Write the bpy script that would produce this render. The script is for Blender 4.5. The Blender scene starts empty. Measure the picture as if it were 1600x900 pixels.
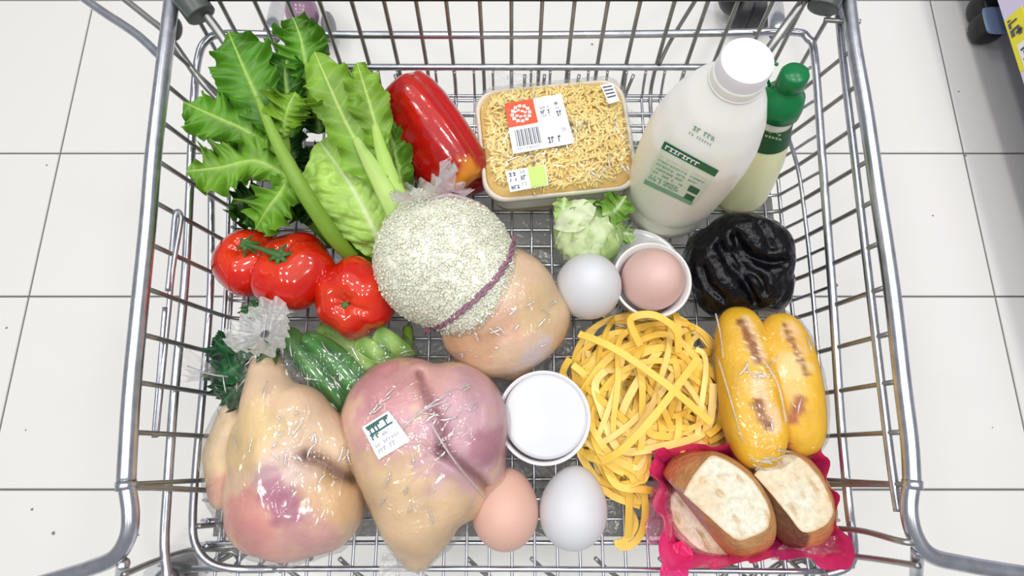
import bpy, bmesh, math, random
import numpy as np
from mathutils import Vector, Matrix, noise
from mathutils.bvhtree import BVHTree
R = random.Random(7)
S = bpy.context.scene
C = S.collection
# ------------------------------------------------------------------ camera, light, exposure
F = 950.0; TILT = math.radians(15.5); ZB = 0.45; D0 = 0.586      # basket floor height, camera height above it
CAM = Vector((0, 0, ZB + D0))
cd = bpy.data.cameras.new('camera'); cam = bpy.data.objects.new('camera', cd); C.objects.link(cam)
cam.location = CAM; cam.rotation_euler = (TILT, 0, 0)
cd.sensor_width = 36; cd.lens = F / 1600 * 36; cd.clip_start = 0.01
S.camera = cam
W = bpy.data.worlds.new('world'); S.world = W; W.use_nodes = True
bg = W.node_tree.nodes['Background']; bg.inputs[0].default_value = (0.93, 0.96, 1, 1); bg.inputs[1].default_value = 0.37
def area(x, y, z, sx, sy, p, col=(1, 0.98, 0.95)):
    l = bpy.data.lights.new('ceiling_lamp', 'AREA'); l.shape = 'RECTANGLE'; l.size = sx; l.size_y = sy; l.energy = p; l.color = col
    o = bpy.data.objects.new('ceiling_lamp', l); C.objects.link(o); o.location = (x, y, z); return o
for i in range(3):
    for j in range(3):
        area(-1.3 + i * 1.3, -0.9 + j * 1.1, 2.9, 0.22, 0.22, 9.5)
area(0, 0.6, 3.0, 4.0, 3.0, 30)
vs = S.view_settings; vs.view_transform = 'Standard'; vs.look = 'None'; vs.gamma = 1; vs.use_curve_mapping = False; vs.exposure = -0.13

# ------------------------------------------------------------------ helpers
st, ct = math.sin(TILT), math.cos(TILT)
def ray(u, v):
    x = (u - 800) / F; y = -(v - 450) / F
    return Vector((x, y * ct + st, y * st - ct))
def P(u, v, h=0.0):                      # point of the picture at height h above the basket floor
    d = ray(u, v); return CAM + d * ((D0 - h) / -d.z)
def pxm(v, h): return F * (ct + (v - 450) / F * st) / (D0 - h) # pixels per metre
def V(*a): return Vector(a)
UP = V(0, 0, 1)

def mat(name, col=(.8, .8, .8), rough=.5, metal=0, var=0, vscale=20, bump=0, bscale=60, attr=False, spec=.5, sss=0, sssr=.01, col2=None, coat=0, trans=0, detail=4):
    m = bpy.data.materials.new(name); m.use_nodes = True; nt = m.node_tree; N = nt.nodes; L = nt.links
    b = N['Principled BSDF']; b.inputs['Roughness'].default_value = rough; b.inputs['Metallic'].default_value = metal
    b.inputs['Specular IOR Level'].default_value = spec; b.inputs['Coat Weight'].default_value = coat; b.inputs['Coat Roughness'].default_value = .06
    if sss:
        b.inputs['Subsurface Weight'].default_value = sss; b.inputs['Subsurface Scale'].default_value = sssr; b.inputs['Subsurface Radius'].default_value = (1, .5, .35)
    tc = N.new('ShaderNodeTexCoord')
    src = None
    if attr:
        a = N.new('ShaderNodeAttribute'); a.attribute_name = 'Col'; src = a.outputs['Color']
    if var:
        n = N.new('ShaderNodeTexNoise'); n.inputs['Scale'].default_value = vscale; n.inputs['Detail'].default_value = detail; L.new(tc.outputs['Object'], n.inputs['Vector'])
        mx = N.new('ShaderNodeMix'); mx.data_type = 'RGBA'
        cr = N.new('ShaderNodeMapRange'); cr.inputs[1].default_value = .35; cr.inputs[2].default_value = .65; cr.inputs[4].default_value = var
        L.new(n.outputs['Fac'], cr.inputs[0]); L.new(cr.outputs[0], mx.inputs['Factor'])
        if src: L.new(src, mx.inputs['A'])
        else: mx.inputs['A'].default_value = (*col, 1)
        c2 = col2 or tuple(x * .6 for x in col); mx.inputs['B'].default_value = (*c2, 1)
        src = mx.outputs['Result']
    if src: L.new(src, b.inputs['Base Color'])
    else: b.inputs['Base Color'].default_value = (*col, 1)
    if bump:
        n = N.new('ShaderNodeTexNoise'); n.inputs['Scale'].default_value = bscale; n.inputs['Detail'].default_value = 5; L.new(tc.outputs['Object'], n.inputs['Vector'])
        bp = N.new('ShaderNodeBump'); bp.inputs['Strength'].default_value = bump; bp.inputs['Distance'].default_value = .002
        L.new(n.outputs['Fac'], bp.inputs['Height']); L.new(bp.outputs[0], b.inputs['Normal'])
    if trans:
        tr = N.new('ShaderNodeBsdfTranslucent'); ms = N.new('ShaderNodeMixShader'); ms.inputs[0].default_value = trans
        if src: L.new(src, tr.inputs[0])
        else: tr.inputs[0].default_value = (*col, 1)
        L.new(b.outputs[0], ms.inputs[1]); L.new(tr.outputs[0], ms.inputs[2]); L.new(ms.outputs[0], N['Material Output'].inputs[0])
    return m

def film(name, tint=(1, 1, 1), base=.05, edge=.45, milky=.04, bump=.6, scale=28, rough=.12, stretch=(1, 1, 1)):
    m = bpy.data.materials.new(name); m.use_nodes = True; nt = m.node_tree; N = nt.nodes; L = nt.links; N.clear()
    out = N.new('ShaderNodeOutputMaterial'); tr = N.new('ShaderNodeBsdfTransparent'); tr.inputs[0].default_value = (*[.97 * t for t in tint], 1)
    gl = N.new('ShaderNodeBsdfGlossy'); gl.inputs['Roughness'].default_value = rough; gl.inputs[0].default_value = (1, 1, 1, 1)
    d1 = N.new('ShaderNodeBsdfDiffuse'); d1.inputs[0].default_value = (*[.95 * t for t in tint], 1)
    d2 = N.new('ShaderNodeBsdfTranslucent'); d2.inputs[0].default_value = (*[.95 * t for t in tint], 1)
    df = N.new('ShaderNodeMixShader'); L.new(d1.outputs[0], df.inputs[1]); L.new(d2.outputs[0], df.inputs[2])
    tc = N.new('ShaderNodeTexCoord'); mp = N.new('ShaderNodeMapping'); mp.inputs['Scale'].default_value = stretch; L.new(tc.outputs['Object'], mp.inputs[0])
    n = N.new('ShaderNodeTexNoise'); n.inputs['Scale'].default_value = scale; n.inputs['Detail'].default_value = 3; n.inputs['Distortion'].default_value = 1.2; L.new(mp.outputs[0], n.inputs['Vector'])
    # sharp creases: distance of the noise from its middle value
    s = N.new('ShaderNodeMath'); s.operation = 'SUBTRACT'; s.inputs[1].default_value = .5; L.new(n.outputs['Fac'], s.inputs[0])
    ab = N.new('ShaderNodeMath'); ab.operation = 'ABSOLUTE'; L.new(s.outputs[0], ab.inputs[0])
    pw = N.new('ShaderNodeMath'); pw.operation = 'POWER'; pw.inputs[1].default_value = .5; L.new(ab.outputs[0], pw.inputs[0])
    bp = N.new('ShaderNodeBump'); bp.inputs['Strength'].default_value = bump; bp.inputs['Distance'].default_value = .004; L.new(pw.outputs[0], bp.inputs['Height'])
    lw = N.new('ShaderNodeLayerWeight'); lw.inputs['Blend'].default_value = .35; L.new(bp.outputs[0], lw.inputs['Normal']); L.new(bp.outputs[0], gl.inputs['Normal'])
    mr = N.new('ShaderNodeMapRange'); mr.inputs[3].default_value = base; mr.inputs[4].default_value = edge; L.new(lw.outputs['Fresnel'], mr.inputs[0])
    m1 = N.new('ShaderNodeMixShader'); m1.inputs[0].default_value = milky; L.new(tr.outputs[0], m1.inputs[1]); L.new(df.outputs[0], m1.inputs[2])
    m2 = N.new('ShaderNodeMixShader'); L.new(mr.outputs[0], m2.inputs[0]); L.new(m1.outputs[0], m2.inputs[1]); L.new(gl.outputs[0], m2.inputs[2])
    L.new(m2.outputs[0], out.inputs[0]); return m

off = {}
def thing(name, label, cat, base, group=None):
    o = bpy.data.objects.new(name, None); C.objects.link(o); o.location = base; o.empty_display_size = .02
    o['label'] = label; o['category'] = cat
    if group: o['group'] = group
    off[o] = Vector(base); return o
def tag(o, label, cat, group=None):
    o['label'] = label; o['category'] = cat
    if group: o['group'] = group
    return o
def mk(name, vs_, fs, m, parent=None, smooth=True, cols=None, base=None, mats=None, midx=None):
    me = bpy.data.meshes.new(name)
    b = off[parent] if parent else Vector(base if base is not None else (0, 0, 0))
    vs_ = [(v[0] - b.x, v[1] - b.y, v[2] - b.z) for v in vs_]
    me.from_pydata(vs_, [], fs); 
    if smooth: me.polygons.foreach_set('use_smooth', [True] * len(me.polygons))
    if cols is not None:
        a = me.color_attributes.new('Col', 'FLOAT_COLOR', 'POINT')
        a.data.foreach_set('color', np.array([(*c, 1) for c in cols], dtype=np.float32).ravel())
    for mm in (mats or [m]): me.materials.append(mm)
    if midx: me.polygons.foreach_set('material_index', midx)
    me.update()
    o = bpy.data.objects.new(name, me); C.objects.link(o)
    if parent: o.parent = parent; off[o] = off[parent]
    else: o.location = b; off[o] = b
    return o
def struct(o): o['kind'] = 'structure'; return o
def world_mesh(o):
    b = off[o]; me = o.data
    return [v.co + b for v in me.vertices], [tuple(p.vertices) for p in me.polygons]
def bvh(*objs):
    vs_, fs = [], []
    for o in objs:
        v, f = world_mesh(o); n = len(vs_); vs_ += v; fs += [tuple(i + n for i in q) for q in f]
    return BVHTree.FromPolygons(vs_, fs)

def smooth_path(pts, n=8):               # Catmull-Rom
    pts = [Vector(p) for p in pts]; out = []
    for i in range(len(pts) - 1):
        p0 = pts[max(i - 1, 0)]; p1 = pts[i]; p2 = pts[i + 1]; p3 = pts[min(i + 2, len(pts) - 1)]
        for k in range(n):
            t = k / n
            out.append(.5 * ((2 * p1) + (p2 - p0) * t + (2 * p0 - 5 * p1 + 4 * p2 - p3) * t * t + (3 * p1 - p0 - 3 * p2 + p3) * t ** 3))
    out.append(pts[-1]); return out
def sweep(path, rad, sides=8, flat=1.0, upv=None, twist=0, closed=False):
    """tube; rad number or list; flat<1 squashes across; upv gives the flat side's normal"""
    n = len(path); vs_, fs = [], []
    nrm = None
    for i, p in enumerate(path):
        a = path[max(i - 1, 0)]; b = path[min(i + 1, n - 1)]
        if closed: a = path[i - 1]; b = path[(i + 1) % n]
        t = (Vector(b) - Vector(a)).normalized()
        if nrm is None:
            nrm = (upv or (UP if abs(t.z) < .9 else V(1, 0, 0)))
        nrm = (nrm - t * nrm.dot(t))
        if nrm.length < 1e-6: nrm = t.orthogonal()
        nrm.normalize(); s = t.cross(nrm)
        if upv is not None: nrm0 = nrm; nrm = (nrm * .7 + Vector(upv) * .3)
        else: nrm0 = nrm
        r = rad[i] if hasattr(rad, '__len__') else rad
        tw = twist * i
        for k in range(sides):
            an = 2 * math.pi * (k + .5) / sides
            x = math.cos(an) * r; y = math.sin(an) * r * flat
            x, y = x * math.cos(tw) - y * math.sin(tw), x * math.sin(tw) + y * math.cos(tw)
            vs_.append(Vector(p) + s * x + nrm0 * y)
    m = n if closed else n - 1
    for i in range(m):
        j = (i + 1) % n
        for k in range(sides):
            k2 = (k + 1) % sides
            fs.append((i * sides + k, i * sides + k2, j * sides + k2, j * sides + k))
    if not closed:
        fs.append(tuple(range(sides))[::-1]); fs.append(tuple((n - 1) * sides + k for k in range(sides)))
    return vs_, fs
def tube(name, pts, rad, m, parent=None, sides=10, n=6, **kw):
    path = smooth_path(pts, n) if n > 1 else [Vector(p) for p in pts]
    if hasattr(rad, '__len__'):
        k = len(path); rad = [float(np.interp(i / (k - 1) * (len(rad) - 1), range(len(rad)), rad)) for i in range(k)]
    v, f = sweep(path, rad, sides, **kw); return mk(name, v, f, m, parent, base=None if parent else path[0])
def ico(sub):
    bm = bmesh.new(); bmesh.ops.create_icosphere(bm, subdivisions=sub, radius=1)
    v = [x.co.copy() for x in bm.verts]; f = [tuple(q.index for q in p.verts) for p in bm.faces]; bm.free(); return v, f
ICO = {k: ico(k) for k in (2, 3, 4, 5)}
def blob(name, c, r, m, parent=None, rot=None, fn=None, sub=4, cols=None, base=None):
    v, f = ICO[sub]; out = []; cl = [] if cols else None
    M = rot or Matrix.Identity(3)
    for q in v:
        k = fn(q) if fn else 1
        p = M @ V(q.x * r[0] * k, q.y * r[1] * k, q.z * r[2] * k) + c
        out.append(p)
        if cols: cl.append(cols(q, p))
    return mk(name, out, f, m, parent, cols=cl, base=base)
def remesh(parts, voxel=.0035, smooth=6, it2=None):
    """smooth union of tapered capsules (p0,r0,p1,r1) / ellipsoids (c,(rx,ry,rz)[,rot]) -> verts, faces in world"""
    vs_, fs = [], []
    iv, jf = ICO[3]
    def addball(c, r, M=None):
        n = len(vs_)
        for q in iv:
            w = V(q.x * r[0], q.y * r[1], q.z * r[2]); w = M @ w if M else w
            vs_.append(w + c)
        fs.extend(tuple(i + n for i in t) for t in jf)
    for p in parts:
        if len(p) == 4:
            a, ra, b, rb = p; L = (b - a).length; k = max(2, int(L / (min(ra, rb) * .35)))
            for i in range(k + 1):
                t = i / k; rr = ra + (rb - ra) * t; addball(a.lerp(b, t), (rr, rr, rr))
        else: addball(p[0], p[1], p[2] if len(p) > 2 else None)
    return remesh_raw(vs_, fs, voxel, smooth)
def remesh_raw(vs_, fs, voxel, smooth):
    me = bpy.data.meshes.new('tmp'); me.from_pydata([tuple(v) for v in vs_], [], fs); me.update()
    o = bpy.data.objects.new('tmp', me); C.objects.link(o)
    md = o.modifiers.new('r', 'REMESH'); md.mode = 'VOXEL'; md.voxel_size = voxel
    ms = o.modifiers.new('s', 'SMOOTH'); ms.iterations = smooth; ms.factor = .5
    dg = bpy.context.evaluated_depsgraph_get(); e = o.evaluated_get(dg); m2 = e.to_mesh()
    V2 = [v.co.copy() for v in m2.vertices]; F2 = [tuple(p.vertices) for p in m2.polygons]
    e.to_mesh_clear(); bpy.data.objects.remove(o); bpy.data.meshes.remove(me)
    return V2, F2
def hull(pts, inflate=.002, voxel=.004, smooth=8, zmin=ZB + .002, wr=.0012, seed=0):
    bm = bmesh.new()
    for p in pts: bm.verts.new(p)
    g = bmesh.ops.convex_hull(bm, input=bm.verts)
    bmesh.ops.delete(bm, geom=[x for x in g['geom_interior'] if isinstance(x, bmesh.types.BMVert)], context='VERTS')
    bm.verts.ensure_lookup_table(); bm.verts.index_update()
    v = [x.co.copy() for x in bm.verts]; f = [tuple(q.index for q in p.verts) for p in bm.faces]; bm.free()
    v, f = remesh_raw(v, f, voxel, smooth); return inflate_mesh(v, f, inflate, zmin, wr, seed)
def normals(v, f):
    n = [V(0, 0, 0) for _ in v]
    for q in f:
        fn = (v[q[1]] - v[q[0]]).cross(v[q[2]] - v[q[0]])
        for i in q: n[i] += fn
    return [x.normalized() if x.length > 0 else UP for x in n]
def inflate_mesh(v, f, amt, zmin=ZB + .002, wr=.001, seed=0):
    nn = normals(v, f); out = []
    for p, n in zip(v, nn):
        a = noise.noise(p * 45 + V(seed, 0, 0)); b = noise.noise(V(p.x * 90, p.y * 30, p.z * 60) + V(0, seed, 3))
        k = amt + wr * (1 - 2 * abs(a)) + wr * .8 * (1 - 3 * abs(b))
        q = p + n * k; q.z = max(q.z, zmin); out.append(q)
    return out, f
def lerp3(a, b, t): return tuple(x + (y - x) * t for x, y in zip(a, b))
def painter(base, spots, var=.0, vs=40):
    """pigment of the thing itself: base colour with softly bounded patches at places on its surface"""
    def f(p):
        c = base
        for s in spots:
            ctr, rad, col, k = s[:4]
            ln_ = (ctr - CAM).normalized(); d = (p - CAM).cross(ln_).length + .35 * rad * noise.noise(p * 60) + .3 * rad * noise.noise(p * 140)
            t = max(0, min(1, (1 - d / rad) * 2.2)) * k
            c = lerp3(c, col, t)
        if var:
            n = 1 + var * noise.noise(p * vs); c = tuple(x * n for x in c)
        return c
    return f
def lathe(name, prof, c, m, parent=None, axis=None, seg=40, rf=None, cols=None, capped=True, base=None):
    """prof list of (r,z)"""
    ax = (axis or UP).normalized(); q = UP.rotation_difference(ax)
    v, f = [], []
    for (r, z) in prof:
        for k in range(seg):
            a = 2 * math.pi * k / seg; rr = r * (rf(a, z) if rf else 1)
            v.append(q @ V(rr * math.cos(a), rr * math.sin(a), z) + c)
    n = len(prof)
    for i in range(n - 1):
        for k in range(seg):
            k2 = (k + 1) % seg; f.append((i * seg + k, i * seg + k2, (i + 1) * seg + k2, (i + 1) * seg + k))
    if capped:
        if prof[0][0] > 1e-5: f.append(tuple(range(seg))[::-1])
        if prof[-1][0] > 1e-5: f.append(tuple((n - 1) * seg + k for k in range(seg)))
    return mk(name, v, f, m, parent, cols=[cols(p) for p in v] if cols else None, base=base)
def autosm(o, ang=35):
    me = o.data; bm = bmesh.new(); bm.from_mesh(me)
    for e in bm.edges:
        if len(e.link_faces) == 2 and e.calc_face_angle(0) > math.radians(ang): e.smooth = False
    bm.to_mesh(me); bm.free(); return o
def boxv(a, b):
    v = [V(x, y, z) for x in (a[0], b[0]) for y in (a[1], b[1]) for z in (a[2], b[2])]
    return v, [(0, 1, 3, 2), (4, 6, 7, 5), (0, 4, 5, 1), (2, 3, 7, 6), (0, 2, 6, 4), (1, 5, 7, 3)]
def bil(q, s, t):
    a, b, c, d = q                      # TL TR BR BL
    return ((a[0] * (1 - s) + b[0] * s) * (1 - t) + (d[0] * (1 - s) + c[0] * s) * t,
            (a[1] * (1 - s) + b[1] * s) * (1 - t) + (d[1] * (1 - s) + c[1] * s) * t)
def patch(q, rect, T, o, n=None, fallback=None):
    """a piece of a sticker lying on the surface T, offset o along the surface normal"""
    s0, t0, s1, t1 = rect
    nx = n or max(1, int(12 * (s1 - s0))); ny = n or max(1, int(12 * (t1 - t0)))
    v, f = [], []
    for j in range(ny + 1):
        for i in range(nx + 1):
            u, w = bil(q, s0 + (s1 - s0) * i / nx, t0 + (t1 - t0) * j / ny)
            d = ray(u, w).normalized(); h = T.ray_cast(CAM, d)
            if h[0] is None: p = P(u, w, fallback or .05)
            else:
                nn = h[1] if h[1].dot(d) < 0 else -h[1]
                p = h[0] + nn * o
            v.append(p)
    for j in range(ny):
        for i in range(nx):
            a = j * (nx + 1) + i; f.append((a + nx + 1, a + nx + 2, a + 1, a))
    return v, f
def sticker(name, q, T, paper, parent, prints=(), thick=.0006, n=10):
    v, f = patch(q, (0, 0, 1, 1), T, thick, n)
    o = mk(name, v, f, paper, parent)
    bym = {}
    for r, m in prints: bym.setdefault(m.name, (m, [], []))[1].append(r)
    for k, (m, rs, _) in bym.items():
        vv, ff = [], []
        for r in rs:
            a, b = patch(q, r, T, thick + .0004, None); nn = len(vv); vv += a; ff += [tuple(i + nn for i in x) for x in b]
        mk('print', vv, ff, m, o)
    return o
def words(s0, t0, s1, t1, n, m, seed=1, fill=.75):
    r = random.Random(seed); out = []; w = (s1 - s0) / n
    for i in range(n):
        if r.random() < .12: continue
        x = s0 + i * w; k = r.random()
        if k < .4: out.append(((x, t0, x + w * .3, t1), m)); out.append(((x + w * .3, t0, x + w * fill, t0 + (t1 - t0) * .3), m))
        elif k < .7: out.append(((x, t0, x + w * fill, t0 + (t1 - t0) * .32), m)); out.append(((x + w * .25, t0 + (t1 - t0) * .3, x + w * .55, t1), m)); out.append(((x, t1 - (t1 - t0) * .2, x + w * fill, t1), m))
        else: out.append(((x, t0, x + w * .28, t1), m)); out.append(((x + w * .5, t0, x + w * fill, t1), m)); out.append(((x, t0 + (t1 - t0) * .4, x + w * fill, t0 + (t1 - t0) * .6), m))
    return out

# ------------------------------------------------------------------ materials
M = {}
M['steel'] = mat('galvanised_steel', (.60, .62, .68), .27, .95, var=.5, vscale=90, col2=(.36, .37, .42))
M['steel_d'] = mat('worn_steel', (.40, .40, .39), .36, .85, var=.5, vscale=60, col2=(.22, .23, .22))
M['tile'] = mat('glazed_tile', (.83, .82, .795), .16, var=.25, vscale=3.5, col2=(.79, .785, .765), spec=.5)
M['grout'] = mat('grout', (.17, .165, .16), .8)
M['speck'] = mat('dirt_speck', (.25, .23, .21), .8)
M['attr_leaf'] = mat('leaf', attr=True, rough=.42, bump=.35, bscale=120, trans=.22, spec=.45)
M['attr_wet'] = mat('moist_skin', attr=True, rough=.33, bump=.35, bscale=170, sss=.12, sssr=.004, spec=.5, var=.12, vscale=60, col2=(.75, .45, .33))
M['attr_bread'] = mat('bread', attr=True, rough=.6, bump=.9, bscale=200, spec=.35, var=.35, vscale=160, col2=(.30, .13, .05))
M['attr_gloss'] = mat('glossy_skin', attr=True, rough=.12, bump=.05, bscale=40, coat=.5)
M['pepper'] = mat('pepper_skin', attr=True, rough=.12, bump=.12, bscale=160, coat=.6)
M['bun'] = mat('bun_crust', attr=True, rough=.45, bump=.4, bscale=170, var=.25, vscale=45, col2=(.62, .26, .01))
M['crumb'] = mat('bread_crumb', attr=True, rough=.85, bump=1, bscale=330, spec=.15, var=.35, vscale=230, col2=(.46, .38, .24), detail=6)
M['film'] = film('clear_film', base=.025, edge=.35, milky=.02)
M['crease'] = film('bright_film_crease', base=.25, edge=.8, milky=.45, bump=.2)  # milky white puts the glints of film folds into the colour
M['film_soft'] = film('clear_bag_film', base=.022, edge=.35, milky=.025, bump=.7, scale=22, stretch=(1, .5, 1))
M['film_tray'] = film('tray_film', base=.03, edge=.3, milky=.015, bump=.8, scale=22, rough=.08)
M['film_milky'] = film('gathered_film', base=.06, edge=.4, milky=.5, bump=.7, scale=60, rough=.25, stretch=(1, 1, .4))
M['film_lilac'] = film('lilac_film', tint=(.98, .88, .97), base=.06, edge=.4, milky=.4, bump=1, scale=60, rough=.2)
M['film_pink'] = film('pink_bag_edge', tint=(1, .55, .72), base=.06, edge=.4, milky=.35, bump=.9, scale=50)
M['liner'] = film('grey_liner', tint=(.24, .24, .235), base=.03, edge=.3, milky=.5, bump=1, scale=40, rough=.2)
M['paper'] = mat('label_paper', (.9, .9, .9), .45)
M['ink'] = mat('print_ink', (.07, .08, .14), .5)
M['ink_grey'] = mat('print_ink_pale', (.40, .42, .50), .5)
M['ink_green'] = mat('print_green', (.01, .13, .05), .45)
M['ink_green2'] = mat('print_green_pale', (.20, .42, .28), .45)
M['ink_lime'] = mat('print_lime', (.50, .72, .16), .45)
M['ink_red'] = mat('print_red', (.80, .09, .03), .45)
M['ink_peach'] = mat('print_peach', (.85, .62, .52), .5)
M['ink_teal'] = mat('print_teal', (.03, .12, .12), .5)
M['yellow'] = mat('tag_yellow', (.90, .80, .02), .4)
M['egg_w'] = mat('white_eggshell', (.65, .66, .70), .42, bump=.08, bscale=500, sss=.1, sssr=.003)
M['egg_p'] = mat('pink_eggshell', (.68, .41, .33), .42, bump=.1, bscale=500, sss=.15, sssr=.003, var=.2, vscale=40, col2=(.72, .48, .40))
M['egg_p2'] = mat('pale_pink_eggshell', (.68, .45, .41), .42, bump=.1, bscale=500, sss=.15, sssr=.003, var=.2, vscale=40, col2=(.72, .52, .49))
M['ceramic'] = mat('white_ceramic', (.76, .76, .77), .12, coat=.3)
M['ceramic_p'] = mat('pink_reflection_ceramic', (.85, .80, .83), .15, coat=.3)  # pink reflections on the white bowl mixed into its base colour
M['disc'] = mat('white_disc', (.65, .67, .71), .35)
M['noodle'] = mat('egg_noodle', (.88, .60, .10), .42, var=.5, vscale=14, col2=(.80, .46, .05), sss=.1, sssr=.003)
M['noodle_pale'] = mat('pale_egg_noodle', (.92, .70, .24), .42, var=.4, vscale=14, col2=(.86, .52, .08), sss=.1, sssr=.003)
M['shred'] = mat('shredded_noodle', (.92, .72, .26), .5, var=.5, vscale=40, col2=(.95, .82, .42))
M['shred_d'] = mat('noodle_bed', (.82, .56, .18), .6)
M['rice'] = mat('rice_grain', (.98, .96, .80), .5, var=.3, vscale=30, col2=(.96, .94, .74), sss=.3, sssr=.003)
M['rice_bed'] = mat('rice_mass', (.97, .97, .88), .7, bump=.4, bscale=500)
M['string'] = mat('purple_string', (.30, .15, .21), .7, bump=1, bscale=300)
M['milk'] = mat('milk_plastic', (.88, .86, .76), .28, sss=.35, sssr=.01, attr=True)
M['cap_w'] = mat('white_cap', (.88, .87, .93), .35)
M['cap_g'] = mat('green_cap', (.0, .17, .045), .3, sss=.05)
M['clearp'] = mat('clear_neck', (.80, .82, .74), .15, coat=.5)
M['label_g'] = mat('dark_green_label', (.005, .07, .02), .35)
M['black'] = mat('black_skin', (.002, .002, .004), .13, bump=1, bscale=130, spec=.3)
M['green_stem'] = mat('vine_green', (.05, .14, .03), .6, bump=.6, bscale=300)
M['tray'] = mat('cream_tray', (.90, .86, .78), .35)
M['tray_side'] = mat('tray_wall', (.72, .62, .34), .4, var=.6, vscale=160, col2=(.86, .80, .48))
M['pinkbag'] = mat('hot_pink_plastic', (.98, .055, .28), .22, bump=.9, bscale=55, trans=.25, coat=.3)
M['black_pl'] = mat('black_plastic', (.005, .005, .007), .35)
M['rubber'] = mat('black_rubber', (.02, .02, .025), .4)
M['grey_pl'] = mat('grey_plastic', (.075, .09, .085), .35)
M['mauve'] = mat('mauve_plastic', (.34, .20, .30), .2, coat=.3)
M['lilac'] = mat('lilac_shelf', (.72, .66, .90), .35)
M['bluegrey'] = mat('blue_grey_plate', (.22, .32, .50), .4)
M['grey_wheel'] = mat('grey_wheel', (.22, .22, .24), .4)

# ------------------------------------------------------------------ floor: slab (grout) and tiles
v, f = boxv((-2.6, -1.4, -.02), (2.6, 2.3, -.003)); floor = struct(mk('floor', v, f, M['grout'], smooth=False))
xs = [-2.55, -1.70, -.852, 0.0, .852, 1.70, 2.55]
ys = [-1.34, -1.018, -.696, -.374, -.0515, .272, .551, .896, 1.22, 1.50, 1.82, 2.14]
off[floor] = V(0, 0, 0)
g = .0016
for i in range(len(xs) - 1):
    for j in range(len(ys) - 1):
        x0, x1, y0, y1 = xs[i] + g, xs[i + 1] - g, ys[j] + g, ys[j + 1] - g; e = .0012
        v = [V(x0, y0, -.006), V(x1, y0, -.006), V(x1, y1, -.006), V(x0, y1, -.006), V(x0, y0, -e), V(x1, y0, -e), V(x1, y1, -e), V(x0, y1, -e),
             V(x0 + e, y0 + e, 0), V(x1 - e, y0 + e, 0), V(x1 - e, y1 - e, 0), V(x0 + e, y1 - e, 0)]
        f = [(8, 9, 10, 11)] + [(a, (a + 1) % 4, 4 + (a + 1) % 4, 4 + a) for a in range(4)] + [(4 + a, 4 + (a + 1) % 4, 8 + (a + 1) % 4, 8 + a) for a in range(4)]
        mk('tile', v, f, M['tile'], floor, smooth=False)
v, f = [], []
for (u, w, r) in ((83, 833, 3), (50, 796, 2), (10, 512, 2), (73, 258, 1.5), (1513, 52, 2.4), (1509, 243, 2), (1498, 143, 1.6), (925, 69, 2.2), (1458, 337, 1.5), (1551, 668, 1.2), (216, 836, 1.5), (40, 672, 1.2)):
    c = P(u, w, -ZB + .0006); n = len(v); r = r / 850
    for k in range(7):
        a = k / 7 * 6.283; v.append(c + V(math.cos(a) * r * R.uniform(.7, 1.2), math.sin(a) * r * R.uniform(.7, 1.2), 0))
    f.append(tuple(range(n, n + 7)))
o = mk('dirt_specks', v, f, M['speck'], floor); o['kind'] = 'stuff'

# ------------------------------------------------------------------ the cart
cart = thing('shopping_cart', 'galvanised wire shopping cart holding all the groceries', 'shopping cart', (0, .15, 0))
RX = lambda y, s: (-.288 - .030 * max(-.03, min(.42, y)) / .4 * .9 - .0) if s < 0 else (.293 + .022 * y / .4)   # rim half width
BX = lambda y, s: (-.268 - .02 * y / .3) if s < 0 else .279
YN, YF, HR = -.0955, .385, .116
def wallx(y, h, s):
    k = h / HR; return BX(y, s) * (1 - k) + RX(y, s) * k
def cx(x, y, h): return V(x, y, ZB + h)
def wp(u, v, s):                        # picture point on the left/right basket wall
    lo, hi = -.02, .2
    for _ in range(40):
        h = (lo + hi) / 2; p = P(u, v, h)
        # larger h -> |x| smaller along the ray
        if abs(p.x) > abs(wallx(p.y, h, s)): lo = h
        else: hi = h
    return P(u, v, h)
# U-shaped cross wires: down the left wall, under the load, up the right wall
y = -.02; k = 0
while y < .40:
    for half in (0, 1):
        yy = y + half * .018
        if yy > .39: continue
        h0 = HR - .002 if half == 0 else .010
        lft = [cx(wallx(yy, h0, -1), yy, h0), cx(wallx(yy, .05, -1), yy, .045), cx(wallx(yy, .012, -1), yy, .012)] if half == 0 else [cx(wallx(yy, .008, -1), yy, .008)]
        rgt = [cx(wallx(yy, .012, 1), yy, .012), cx(wallx(yy, .05, 1), yy, .045)] + ([cx(wallx(yy, h0, 1), yy, h0)] if half == 0 else [cx(wallx(yy, .058, 1) + .003, yy, .058)]) if (half == 0 or yy > .13) else [cx(wallx(yy, .008, 1), yy, .008)]
        pts = lft + [ cx(BX(yy, -1) + .010, yy, -.001), cx(-.2, yy, -.0015), cx(.2, yy, -.0015),
               cx(BX(yy, 1) - .010, yy, -.001)] + rgt
        tube('cross_wire', pts, .0021 if half == 0 else .0017, M['steel_d'] if half == 0 else M['steel'], cart, 8, 3)
    y += .0378
for yy in (-.0745, -.0545, -.0375):
    tube('cross_wire', [cx(BX(yy, -1), yy, .02), cx(BX(yy, -1) + .01, yy, 0), cx(0, yy, -.001), cx(.268, yy, 0), cx(.279, yy, .02)], .0022 if yy < -.07 else .0016, M['steel'], cart, 8, 4)
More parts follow.
